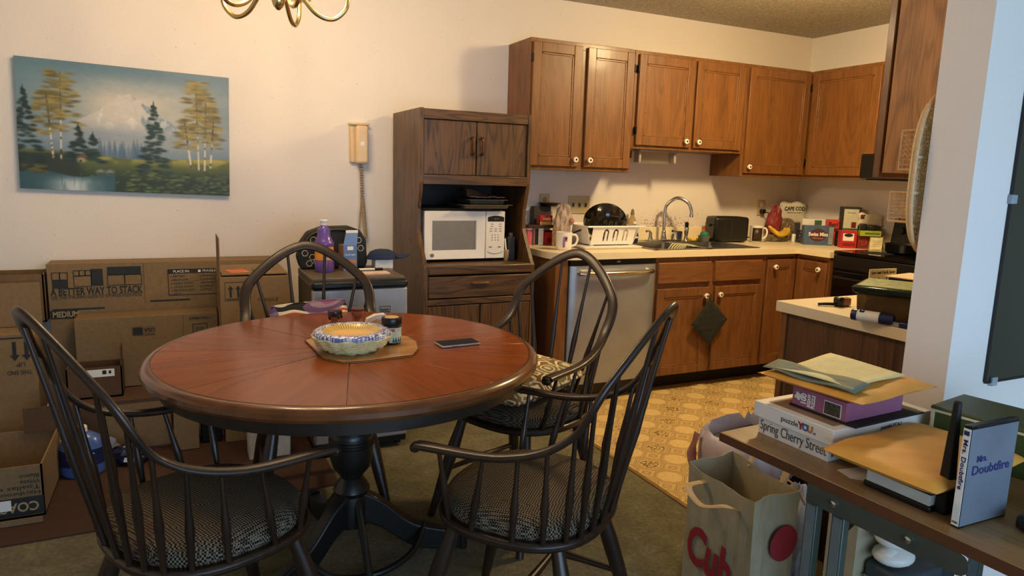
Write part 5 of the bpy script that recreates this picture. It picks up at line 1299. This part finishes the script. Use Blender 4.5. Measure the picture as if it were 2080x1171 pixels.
h = pbox('tea_carton', 'cream tea carton with lime green top band nearest the stove', (4.26, 3.20, CZT), .075, .06, .085, mat('cream_card', (226, 214, 170), .6), A45)
for k in range(4): patch(.045, .0025, mat('tan_ink', (180, 150, 100), .6), h, '-y', (0, -.0306, .06 - .012 * k), name='print')
h = pbox('tea_carton', 'flat lime green carton laid across the cream carton', (4.225, 3.225, CZT + .0895), .13, .07, .036, mat('lime_card', (160, 172, 50), .5), A45); patch(.09, .012, mat('lime_dark', (90, 104, 30), .5), h, '-y', (.01, -.0352, .018))
h = thing('coffee_cup', 'pair of nested black lids stacked on the lime carton', 'cup', (4.205, 3.235, CZT + .1262), A45); MB().box(-.045, -.005, -.03, .03, 0, .045).build('cup', BLACK, h, bevel=.006); MB().box(.008, .05, -.03, .03, 0, .032).build('cup', BLACK, h, bevel=.006); h['label'] = 'two small black boxes stacked on the lime carton'; h['category'] = 'box'
h = pbox('storage_box', 'black box behind the lime carton at the end of the worktop', (4.325, 3.275, CZT), .075, .085, .15, BLACK, A45)
h = thing('snack_bag', 'white snack pouch with dark red corner lying on the black box', 'bag', (4.315, 3.30, CZT + .152), A45); pil(.15, .085, .03, mat('pouch_white', (222, 212, 186), .4, var=.06), h); patch(.03, .03, DKRED, h, '-y', (-.05, -.0135, .06))
# pot on the stove
h = thing('stock_pot', 'black pot standing on the stove beside the rattan shelf', 'pot', (4.10, 2.87, .904)); MB().lathe([(.10, 0), (.11, .01), (.115, .055), (.118, .058), (.112, .058), (.105, .01), (.005, .005)], 28).build('pot', BLACK, h, smooth=50)
for s in (-1, 1): MB().box(-.02, .02, s * .112 - .02, s * .112 + .02, .04, .05).build('handle', BLACK, h, bevel=.005)

# pot holder hanging on a cabinet knob
h = thing('pot_holder', 'dark green quilted pot holder hanging from a base cabinet knob', 'pot holder', (2.99, 3.352, .60))
QU = mat('quilted_green', (34, 38, 32), .9, var=.2, vs=60, bump=.6, bs=120)
b = MB(); n = 16
def qf(sg):
    def g(u_, v_):
        x, y = (u_ - .5) * .20, (v_ - .5) * .20
        q = max(0, (1 - (2 * u_ - 1) ** 6) * (1 - (2 * v_ - 1) ** 6)) ** .5
        return ((x - y) * .72 + .0, sg * -.006 * q - .004 * math.cos(u_ * 25) * math.cos(v_ * 25) * q * (sg > 0), (x + y) * .78 - .165)
    return g
b.grid(qf(1), n, n); b.grid(qf(-1), n, n); o = b.build('pad', QU, h, smooth=60); o.rotation_euler = (0, R(-4), 0)
MB().tube(cat([(0, 0, -.02), (-.008, -.002, .0), (0, -.002, .012), (.008, -.002, .0), (0, 0, -.02)], 5), .003, 6).build('loop', QU, h)

# ------------------------------------------------------------------ rattan wall shelf beside the pillar
RAT = mat('bleached_rattan', (228, 214, 176), .55, var=.12, vs=60); RATW = mat('warm_rattan', (214, 170, 120), .55, var=.12, vs=60)
h = thing('rattan_shelf', 'long oval rattan wall shelf hanging at the pillar edge', 'wall shelf', (1.862, 1.238, 1.353))
def ov(k, s=1.0): a = 2 * math.pi * k; c, s_ = math.cos(a), math.sin(a); return (.093 * s * math.copysign(abs(c) ** .75, c), 0, .215 * s * math.copysign(abs(s_) ** .75, s_))
MB().tube([Vector(ov(k / 48)) + Vector((0, 0, 0)) for k in range(48)], .006, 8, closed=True, up=(0, 1, 0)).build('frame', RATW, h, smooth=60)
MB().tube([Vector(ov(k / 48, .93)) + Vector((0, .012, 0)) for k in range(48)], .006, 8, closed=True, up=(0, 1, 0)).build('inner_frame', RAT, h, smooth=60)
b = MB()
def halfw(z): 
    q = min(1, abs(z) / .2); return .086 * (1 - q ** (1 / .375)) ** .375
for k in range(-9, 10):
    x = k * .0095; zz = .2 * max(0, 1 - (abs(x) / .088) ** 2.67) ** .375
    if zz > .02: b.tube([(x, .014, -zz), (x, .014, zz)], .0016, 4)
for k in range(-19, 20):
    z = k * .0105; x = halfw(z)
    if x > .01: b.tube([(-x, .015, z), (x, .015, z)], .0014, 4)
for k in range(-24, 25):
    for sg in (1, -1):
        P = []
        for j in range(-18, 19):
            x = j * .005; z = k * .0125 + sg * x
            if abs(z) < .2 and abs(x) < halfw(z): P.append((x, .0155, z))
        if len(P) > 2: b.tube([P[0], P[-1]], .0018, 4)
b.build('woven_cane', RAT, h)
for z in (-.14, -.05, .045, .125): MB().tube([(-halfw(z), .008, z), (halfw(z), .008, z)], .0045, 6).build('cross_bar', RAT, h, smooth=60)
for (z0, z1, yo) in ((.012, .117, .070), (-.13, -.05, .085)):
    p = MB()
    for (a, c_) in (((-.06, .012, z1), (-.06, yo, z1)), ((-.06, .012, z0), (-.06, yo, z0)), ((-.06, yo, z0), (-.06, yo, z1)), ((.06, .012, z1), (.06, yo, z1)), ((.06, .012, z0), (.06, yo, z0)), ((.06, yo, z0), (.06, yo, z1)), ((-.06, yo, z1), (.06, yo, z1)), ((-.06, yo, z0), (.06, yo, z0))): p.tube([a, c_], .0035, 6)
    for xx in (-.06, .06):
        n = 5
        for k in range(1, n): p.tube([(xx, .012 + (yo - .012) * k / n, z0), (xx, .012 + (yo - .012) * k / n, z1)], .0018, 4)
        for k in range(1, 8): p.tube([(xx, .012, z0 + (z1 - z0) * k / 8), (xx, yo, z0 + (z1 - z0) * k / 8)], .0018, 4)
        for k in range(-3, 8):
            z = z0 + (z1 - z0) * k / 8
            for sg in (1, -1):
                a0 = z if sg > 0 else z + (yo - .012); a1 = a0 + sg * (yo - .012)
                if z0 <= min(a0, a1) and max(a0, a1) <= z1: p.tube([(xx, .012, a0), (xx, yo, a1)], .0016, 4)
    p.build('shelf_pocket', RATW, h)

# ------------------------------------------------------------------ peninsula worktop clutter
PT = .8905
h = thing('storage_container', 'clear plastic food container with brown contents beside the pillar', 'container', (2.10, 1.46, PT), -62)
MB().frustum(-.11, .11, -.10, .10, 0, .088, -.006, -.006).build('tub', mat('smoky_clear', (120, 96, 64), .12, trans=.55, ior=1.15, var=.2, vs=20), h, bevel=.006)
MB().box(-.095, .08, -.08, .08, .006, .06).build('contents', mat('brown_food', (150, 92, 44), .7, var=.5, vs=30), h, bevel=.01)
h2 = thing('container_lid', 'dark green lidded tray with green leafy top on the clear container', 'tray', (2.10, 1.46, PT + .0885), -62)
MB().frustum(-.125, .125, -.115, .115, 0, .022, -.006, -.006).build('lid', mat('dark_green_plastic', (24, 34, 24), .2, coat=.3), h2, bevel=.005)
MB().box(-.118, .118, -.108, .108, .022, .026).build('leaf_print', mat('leaf_print', (110, 122, 40), .5, var=.6, vs=45), h2, bevel=.001)
h = thing('paper_sheet', 'peach coloured sheet lying behind the green tray', 'paper', (2.30, 1.56, PT + .118), 10); MB().box(-.09, .09, -.06, .06, 0, .003).build('sheet', mat('peach_paper', (224, 190, 150), .7), h); MB().box(-.08, .08, -.05, .05, -.117, 0).build('carton', BLACK, h); h['label'] = 'black box topped with a peach sheet behind the green tray'; h['category'] = 'box'
h = thing('recipe_card', 'cream card with drawn utensils and lettering leaning behind the tray', 'card', (2.325, 1.70, PT), 0); MB().box(-.072, .072, 0, .004, 0, .128).build('card', mat('cream_card2', (234, 222, 176), .6), h)
text('cut out Fork love', .017, mat('ink_green', (40, 44, 24), .6), h, '-y', (0, -.0008, .115), width=.125, spin=0)
for x in (-.05, .02): MB().tube([(x, -.001, .06), (x, -.001, .098)], .0018, 4).build('utensil_print', mat('ink_green', (40, 44, 24), .6), h)
for x in (-.02, .05): MB().tube(cat([(x - .018, -.001, .085), (x, -.001, .094), (x + .018, -.001, .076)], 4), .0016, 4).build('utensil_print', mat('ink_green', (40, 44, 24), .6), h)
h = thing('wipes_tube', 'navy and white cylindrical tube lying at the worktop edge', 'tube', (1.965, 1.456, PT + .0185)); h.rotation_euler = (0, R(90), R(-70))
NV = mat('navy_plastic', (22, 30, 78), .35)
MB().lathe([(.017, -.062), (.0185, -.058), (.0185, -.044)], 20).build('cap', NV, h, smooth=40); MB().lathe([(.018, -.044), (.018, .022)], 20).build('label', INKW, h, smooth=40); MB().lathe([(.0185, .022), (.0185, .058), (.015, .062)], 20).build('cap', NV, h, smooth=40)
b = MB(); b.prism([(-.007, -.006), (.007, -.006), (.007, .006), (0, 0), (-.007, .006)], 0, .0006); o = b.build('mark', NV, h); o.matrix_local = frame(((0, 0, 1), (-.5, .866, 0)), (-.0158, -.0091, -.03))
h = thing('eyeglasses', 'black folded sunglasses with an amber lens on the worktop', 'glasses', (2.13, 1.70, PT))
MB().box(-.03, .03, -.012, .012, .0, .03).build('lens', mat('amber_lens', (150, 92, 40), .15, coat=.5), h, bevel=.006); MB().tube(cat([(-.03, 0, .008), (-.065, .02, .008), (-.085, .035, .006)], 5), .006, 6).build('temple', BLACK, h, smooth=60); MB().box(-.035, -.01, -.016, .016, .0, .034).build('bridge', BLACK, h, bevel=.006)
h = thing('usb_stick', 'navy and silver memory stick beyond the tube', 'memory stick', (1.99, 1.378, PT), -75); MB().box(-.03, .0, -.009, .009, 0, .014).build('shell', mat('silver_grey', (170, 172, 176), .35, .5), h, bevel=.002); MB().box(0, .045, -.012, .012, 0, .018).build('cap', NV, h, bevel=.004)
h = thing('key_pouch', 'dark blue crumpled pouch at the pillar end of the worktop', 'pouch', (2.04, 1.33, PT), 0); MB().ell((0, 0, .03), .05, .05, .032, 16, 8, jit=.1, seed=5, zc=-.03).build('pouch', mat('navy_cloth', (24, 40, 72), .85), h, smooth=60)

# ------------------------------------------------------------------ mirror on the partition wall
h = thing('mirror', 'frameless wall mirror held by clear clips on the bluish wall', 'mirror', (1.953, 1.094, 0))
MB().box(0, .62, -.006, 0, .805, 1.95).build('glass', mat('mirror_glass', (96, 102, 90), .03, 1, var=0), h)
MB().box(-.004, .0, -.007, 0, .803, 1.952).build('edge', mat('mirror_edge', (10, 12, 14), .3), h); MB().box(0, .62, -.007, 0, .798, .805).build('edge', mat('mirror_edge', (10, 12, 14), .3), h)
CLIP = mat('clear_clip', (200, 215, 225), .1, trans=.5, ior=1.3)
for (x, z) in ((.002, 1.295), (.032, .802)): MB().box(x - .012, x + .012, -.012, 0, z - .012, z + .012).build('clip', CLIP, h, bevel=.002)

# ------------------------------------------------------------------ desk (utility table) and what lies on it
DZ = .723
DESKW = wood('desk_wood', (92, 66, 36), (158, 122, 76), 'y', .4, .2, 4, .9, .6)
dk = thing('utility_table', 'wood-grain folding utility table with grey metal legs at the right', 'table', (1.154, 1.223, 0), 3.2)
MB().box(0, .60, -1.10, 0, DZ - .022, DZ).build('top', DESKW, dk, bevel=.002)
MB().box(-.0015, 0, -1.10, 0, DZ - .022, DZ - .001).build('edge_band', mat('brown_band', (92, 54, 30), .45, var=.1), dk)
GM = mat('grey_metal', (86, 92, 84), .4, .5, var=.06); GL2 = mat('galvanised', (150, 166, 176), .35, .7, var=.08)
rail = MB().prism([(-.56, DZ - .062)] + [(-.56 - .02 * math.sin(R(a)), DZ - .042 - .02 * math.cos(R(a))) for a in range(0, 181, 30)] + [(-.255, DZ - .022), (-.255, DZ - .062)], -.004, 0, M=Matrix(((0, 0, 1, .0), (1, 0, 0, 0), (0, 1, 0, 0), (0, 0, 0, 1)))).build('side_rail', GM, dk)
for y in (-.32, -.475): MB().lathe([(.007, 0), (.007, .004), (.004, .006)], 10, M=Matrix.Translation((-.004, y, DZ - .04)) @ Matrix.Rotation(R(-90), 4, 'Y')).build('bolt', CHROME, rail, smooth=40)
for s, x in ((1, .012), (1, .56)):
    for y in (-.262, -.325):
        lg = MB().box(x - .006, x + .014, y - .014, y + .014, 0, DZ - .024).build('leg', GM, dk, bevel=.002)
        MB().box(x - .0075, x - .006, y - .010, y + .010, .02, DZ - .07).build('leg_face', GL2, lg)
    MB().tube(cat([(x, -.31, .42), (x, -.36, .50), (x, -.45, .515), (x, -.56, .47), (x, -.75, .30)], 8), .011, 10).build('brace', mat('chrome_dull', (190, 196, 200), .2, .9), dk, smooth=60)
for x in (.0, .55):
    for y in (-1.02,): MB().box(x, x + .025, y - .02, y + .02, 0, DZ - .022).build('leg', GM, dk, bevel=.002)
# puzzle boxes
h = thing('puzzle_box', 'white lidded puzzle box lettered in thin grey script on the table', 'box', (1.236, 1.193, DZ), 2)
MB().box(.006, .32, -.20, -.004, 0, .045).build('base', WHITE, h, bevel=.001)
lid = MB().box(-.004, .335, -.215, .006, .042, .078).build('lid', WHITE, h, bevel=.0015)
INKG = mat('grey_ink', (70, 70, 74), .6)
text('Spring Cherry Street', .034, INKG, h, '-x', (.0052, -.102, .022), width=.185, bold=-.0002)
text('puzzle', .017, INKG, lid, '-x', (-.0045, -.100, .060), width=.047)
for k, (ch, c) in enumerate((('Y', (176, 36, 40)), ('O', (60, 110, 170)), ('U', (206, 120, 50)), ('.', (50, 90, 150)))): text(ch, .021, mat('you_%d' % k, c, .5), lid, '-x', (-.0045, -.131 - .0125 * k, .060), bold=.0012)
text('1000', .022, INK, h, '-y', (.035, -.2005, .018), bold=.001); text('puzzleYOU', .014, INKG, lid, '-y', (.19, -.2155, .062), width=.07)
MB().box(.02, .31, -.195, -.015, .078, .0786).build('lid_print', mat('lid_photo', (150, 118, 92), .5, var=.25, vs=12), lid)
h = thing('puzzle_box', 'mauve jigsaw puzzle box under the padded envelope', 'box', (1.288, 1.138, DZ + .079), 3)
MAU = mat('mauve_card', (152, 92, 120), .5, var=.05)
MB().box(0, .20, -.142, 0, .004, .048).build('box', MAU, h, bevel=.001); MB().box(-.004, .24, -.17, .004, 0, .004).build('base', MATTE, h)
text('100', .02, INKW, h, '-x', (-.0006, -.032, .024), spin=90, width=.024, bold=.0008); text('JIGSAW\nPUZZLE', .0115, INKW, h, '-x', (-.0006, -.052, .024), spin=90, width=.032, bold=.0004)
b = MB()
for (dx, dz, s_) in ((0, 0, .007), (.007, 0, .0035), (-.007, 0, .0035), (0, .007, .0035), (0, -.007, .0035)): b.box(dx - s_ / 1.2, dx + s_ / 1.2, dz - s_ / 1.2, dz + s_ / 1.2, 0, .0006)
o = b.build('puzzle_mark', INKW, h); o.matrix_local = frame('-x', (-.0006, -.016, .027), 20)
patch(.044, .032, INKW, h, '-x', (-.0005, -.108, .023)); patch(.040, .028, mat('photo_dark', (60, 60, 46), .5, var=.9, vs=160), h, '-x', (-.0012, -.108, .023))
def env(name, label, loc, rz, w_, d_, th, m, seed, tilt=(0, 0), n=22):
    h_ = thing(name, label, 'envelope', loc); h_.rotation_euler = (R(tilt[0]), R(tilt[1]), R(rz))
    rnd = random.Random(seed); ph = [rnd.uniform(0, 6) for _ in range(6)]
    def f(sg):
        def g(u_, v_):
            x, y = 2 * u_ - 1, 2 * v_ - 1; q = max(0, (1 - x ** 6) * (1 - y ** 6)) ** .5
            wv = .10 * math.sin(7 * x + ph[0]) * math.sin(5 * y + ph[1]) + .06 * math.sin(13 * x + 9 * y + ph[2])
            return (x * w_ / 2, y * d_ / 2, th / 2 + (sg * th / 2 * q * (1 + wv) if sg > 0 else -th / 2 * q) + .002 * math.sin(4 * x + ph[3]) * (1 - q))
        return g
    b = MB(); b.grid(f(1), n, n); b.grid(f(-1), n, n); b.build('envelope', m, h_, smooth=60); return h_
MAN = mat('manila_kraft', (226, 160, 66), .6, var=.08, vs=14, bump=.3, bs=90)
env('padded_envelope', 'golden padded envelope lying on the mauve puzzle box', (1.415, 1.10, DZ + .1285), 6, .30, .27, .022, MAN, 2)
h = thing('certificate_sheet', 'cream printed certificate sheets on the padded envelope', 'paper', (1.40, 1.115, DZ + .158), 10)
b = MB(); b.grid(lambda u_, v_: (-.11 + .235 * u_, -.10 + .19 * v_, .003 * math.sin(5 * u_ + 3 * v_) + .004 * u_ * v_), 10, 10); o1 = b.build('sheet', mat('cream_paper', (226, 214, 160), .65, var=.05), h, smooth=60, solid=.0008)
for k in range(12): MB().box(-.085 + .016 * k, -.084 + .016 * k, -.075, .065, .0065, .0068).build('print_line', mat('line_tan', (170, 160, 112), .6), h)
h = thing('folded_sheet', 'grey green sheet folded over the front edge of the papers', 'paper', (1.31, 1.10, DZ + .153), 8)
b = MB(); b.grid(lambda u_, v_: (-.03 + .06 * u_, -.115 + .235 * v_, .0 + .012 * u_ + .003 * math.sin(9 * v_)), 6, 12); b.build('sheet', mat('grey_green_paper', (112, 120, 104), .7, var=.06), h, smooth=60, solid=.0008)
# book, big envelope, DVD, green box
h = thing('hardcover_book', 'thick black covered book under the big manila envelope', 'book', (1.222, .885, DZ), 3)
MB().box(0, .22, -.135, 0, 0, .012).build('cover', BLACK, h, bevel=.003); MB().box(.004, .216, -.131, -.004, .012, .034).build('pages', mat('page_white', (196, 196, 186), .7, var=.05), h); MB().box(0, .22, -.135, 0, .034, .039).build('cover', BLACK, h, bevel=.002)
h = thing('paper_tag', 'rounded white card slipped under the black book', 'card', (1.26, .925, DZ), -20); MB().prism([(-.035, .02), (-.03, -.02), (0, -.04), (.06, -.045), (.06, .04)], 0, .001).build('card', mat('grey_white', (196, 190, 186), .6), h)
h = env('manila_envelope', 'large golden bubble envelope lying on the black book', (1.352, .852, DZ + .04), 5, .335, .235, .034, MAN, 8, n=28)
h = thing('dvd_case', 'standing DVD case with white spine and pale blue cover', 'dvd case', (1.222, .692, DZ), -1)
MB().box(0, .015, -.0, .001, 0, .19).build('case', BLACK, h)
cs = MB().box(.0, .135, .0, .014, 0, .190).build('case', BLACK, h, bevel=.0015)
PB = mat('dvd_cover', (106, 112, 122), .35, var=.14, vs=10, coat=.2)
MB().box(.001, .132, -.0008, 0, .004, .184).build('cover', PB, h); MB().box(-.0008, 0, .0005, .0135, .004, .184).build('spine', INKW, h)
NIK = mat('title_navy', (38, 36, 92), .5)
text('Doubtfire', .024, NIK, h, '-y', (.067, -.0012, .106), width=.105, bold=.0003); text('Mrs.', .016, NIK, h, '-y', (.038, -.0012, .127), bold=.0006)
text('Mrs. Doubtfire', .011, NIK, h, '-x', (-.0012, .007, .118), spin=-90, width=.092, bold=.0001); patch(.009, .008, NIK, h, '-x', (-.0012, .007, .176)); text('DVD', .005, INK, h, '-x', (-.0012, .007, .010))
h = thing('card_box', 'flat green hinged box with pale edge against the bluish wall', 'box', (1.529, .957, DZ), 9.3)
GRN = mat('olive_green_leatherette', (74, 80, 46), .5, var=.08, vs=100); GRD = mat('deep_green', (60, 76, 32), .5, var=.08)
MB().box(.004, .16, -.28, .0, 0, .095).build('body', GRD, h, bevel=.002); MB().box(0, .165, -.285, .005, .099, .107).build('lid', GRN, h, bevel=.003); MB().box(.001, .164, -.284, .004, .094, .0995).build('pale_edge', mat('pale_edge', (206, 200, 160), .6), h)
MB().box(.002, .006, -.0045, .0015, 0, .096).build('corner_edge', mat('pale_edge', (206, 200, 160), .6), h)
h = thing('black_bracket', 'black tapered bracket standing behind the DVD case', 'bracket', (1.262, .745, DZ)); MB().frustum(-.014, .014, -.012, .012, 0, .215, .009, .006).build('bracket', MATTE, h, bevel=.003)
h = thing('router', 'black electronic device at the lower right corner of the table', 'device', (1.40, .61, DZ), 10); MB().box(-.08, .12, -.10, .055, .004, .03).build('body', BLACK, h, bevel=.006)
for x in (-.06, .1): MB().box(x - .008, x + .008, -.08, .04, 0, .006).build('foot', MATTE, h)

# ------------------------------------------------------------------ bags and bin beside the table
BAGM = mat('kraft_bag', (164, 152, 122), .8, var=.08, vs=25, bump=.2, bs=200)
h = thing('paper_bag', 'open brown paper grocery bag with red lettering on the floor', 'bag', (1.42, 1.345, 0), 2)
b = MB(); w_, d_, hh = .175, .27, .435
NZ = 10; NS = 24
def ringp(t_, z):
    per = [(0, 0), (w_, 0), (w_, d_), (0, d_)]; L4 = [w_, d_, w_, d_]; s = t_ * sum(L4); k = 0
    while k < 3 and s > L4[k]: s -= L4[k]; k += 1
    p0, p1 = per[k], per[(k + 1) % 4]; q = s / L4[k]; x, y = p0[0] + (p1[0] - p0[0]) * q, p0[1] + (p1[1] - p0[1]) * q
    if k in (0, 2): y += (.018 * (1 - abs(2 * q - 1))) * (1 if k == 0 else -1) * (z / hh)
    wv = .0014 * math.sin(17 * t_ * 6.28 + 5 * z / hh); return (x + wv, y - wv, z)
T_ = sorted(set([i / 40 for i in range(40)] + [w_ / (2 * (w_ + d_)), .5, (2 * w_ + d_) / (2 * (w_ + d_)), (w_ / 2) / (2 * (w_ + d_))]))
vs = []; fs = []; nT = len(T_)
def toph(t_): return hh + .004 * math.sin(5 * t_ * 6.28) + .022 * max(0, math.sin((t_ - .3) / .5 * math.pi) if .3 < t_ < .8 else 0)
for j in range(NZ + 1):
    for t_ in T_: x, y, _ = ringp(t_, hh * j / NZ); vs.append((x, y, toph(t_) * j / NZ))
for j in range(NZ):
    for i in range(nT): fs.append((j * nT + i, j * nT + (i + 1) % nT, (j + 1) * nT + (i + 1) % nT, (j + 1) * nT + i))
fs.append(tuple(range(nT)))
b.add(vs, fs).build('bag', BAGM, h, solid=.0012)
CUBR = mat('cub_red', (150, 34, 44), .7, var=.06)
text('Cub', .17, CUBR, h, '-x', (-.006, .155, .185), width=.19, bold=.006, spin=-6); text('Grocery', .045, mat('cub_grey', (110, 92, 72), .7), h, '-x', (-.006, .16, .07), width=.12)
o = MB().lathe([(.055, 0), (.055, .0008)], 32).build('red_dot', CUBR, h); o.matrix_local = frame('-y', (.125, -.004, .285))
HDL = mat('kraft_handle', (190, 160, 116), .8)
MB().tube(cat([(-.002, .06, hh - .05), (-.05, .065, hh - .03), (-.085, .12, hh - .045), (-.075, .19, hh - .02), (-.002, .20, hh - .02)], 6), .011, 6, flat=.25, up=(0, 0, 1)).build('handle', HDL, h)
MB().tube(cat([(w_, .06, hh), (w_ + .03, .08, hh + .05), (w_ + .03, .18, hh + .05), (w_, .20, hh)], 6), .011, 6, flat=.25).build('handle', HDL, h)
# waste bin with liner
h = thing('waste_bin', 'navy waste bin with a white liner pulled over its rim', 'bin', (1.765, 1.70, 0), 8)
MB().frustum(-.135, .135, -.10, .10, 0, .44, -.015, -.015).build('bin', mat('navy_bin', (22, 28, 54), .4), h, bevel=.01)
LIN = mat('white_liner', (222, 206, 206), .35, var=.06, trans=.1)
rnd = random.Random(14); vs = []; fs = []; n = 44
def rect(k, ex):
    a = 2 * math.pi * k / n; c, s_ = math.cos(a), math.sin(a); return (.152 * ex * math.copysign(abs(c) ** .45, c), .117 * ex * math.copysign(abs(s_) ** .45, s_))
lay = [(.92, .40, 0), (.98, .455, .012), (1.05, .475, .018), (1.13, .45, .02), (1.16, .40, .02), (1.13, .345, .03)]
for (ex, z, jz) in lay:
    for k in range(n): x, y = rect(k, ex * (1 + rnd.uniform(-.03, .03))); vs.append((x, y, z + rnd.uniform(-jz, jz)))
for j in range(len(lay) - 1):
    for k in range(n): fs.append((j * n + k, j * n + (k + 1) % n, (j + 1) * n + (k + 1) % n, (j + 1) * n + k))
MB().add(vs, fs).build('liner', LIN, h, smooth=50, solid=.0015)
RST = mat('rosy_strap', (166, 110, 100), .6)
for (x, y, a) in ((-.17, .06, 0), (.05, .125, 90)):
    o = MB().tube(cat([(0, -.05, .40), (-.03, -.045, .36), (-.035, .0, .33), (-.02, .05, .38), (0, .05, .46)], 6), .016, 6, flat=.2).build('drawstring', RST, h, smooth=60); o.location = (x, y, 0); o.rotation_euler = (0, 0, R(-a))
h = crumple('produce_bag', 'white wrapped bundle with thin string handles behind the paper bag', 'bag', (1.70, 1.44, 0), .045, .075, .21, mat('white_bundle', (198, 206, 226), .5, var=.12), 41, .07, 20, 12)
MB().tube(cat([(-.03, -.05, .36), (-.06, -.03, .42), (-.055, .03, .42), (-.03, .04, .37)], 6), .003, 5).build('string', HDL, h)
# under the table: second kraft bag, white printed box, dark case
h = thing('paper_bag', 'torn brown paper bag standing under the utility table', 'bag', (1.50, 1.085, 0)); b = MB()
b.add([(0, 0, 0), (.17, 0, 0), (.17, .085, 0), (0, .085, 0), (0, 0, .49), (.17, 0, .45), (.17, .085, .50), (0, .085, .52), (0, .045, .42), (.085, 0, .50)], [(0, 3, 2, 1), (0, 1, 5, 9, 4), (1, 2, 6, 5), (2, 3, 7, 6), (3, 0, 4, 8, 7)]); b.build('bag', BAGM, h, solid=.0015)
h = thing('dark_case', 'dark grey case standing under the utility table', 'case', (1.53, .975, 0)); MB().box(0, .16, 0, .105, 0, .385).build('case', mat('case_grey', (62, 68, 72), .5), h, bevel=.012)
for z in (.31, .345): MB().tube([(-.002, .005, z), (-.002, .1, z)], .003, 5).build('seam', mat('case_seam', (130, 134, 136), .5), h)
for z, lb in ((.411, 'lower white slipper lying on the dark case'), (.458, 'upper white slipper lying on the dark case')):
    h = thing('slipper', lb, 'slipper', (1.575, 1.035, z), 0, 'white slippers on the dark case'); MB().ell((0, 0, 0), .055, .045, .0235, 16, 8).build('slipper', WHITE, h, smooth=60); MB().ell((-.02, 0, .004), .03, .03, .0215, 14, 8).build('strap', WHITE, h, smooth=60)
h = thing('tissue_packet', 'white packet with coloured dots lying on the slippers', 'packet', (1.525, 1.00, .4835), 8); MB().box(0, .10, 0, .07, 0, .05).build('packet', WHITE, h, bevel=.010, seg=3)
for k, c in enumerate(((60, 150, 170), (120, 70, 140), (60, 60, 120), (60, 60, 90))): o = MB().lathe([(.006, 0), (.006, .0006)], 12).build('dot', mat('dot_%d' % k, c, .5), h); o.matrix_local = frame('-x', (-.0006, .06 - .015 * k, .032 - .010 * (k % 2)))
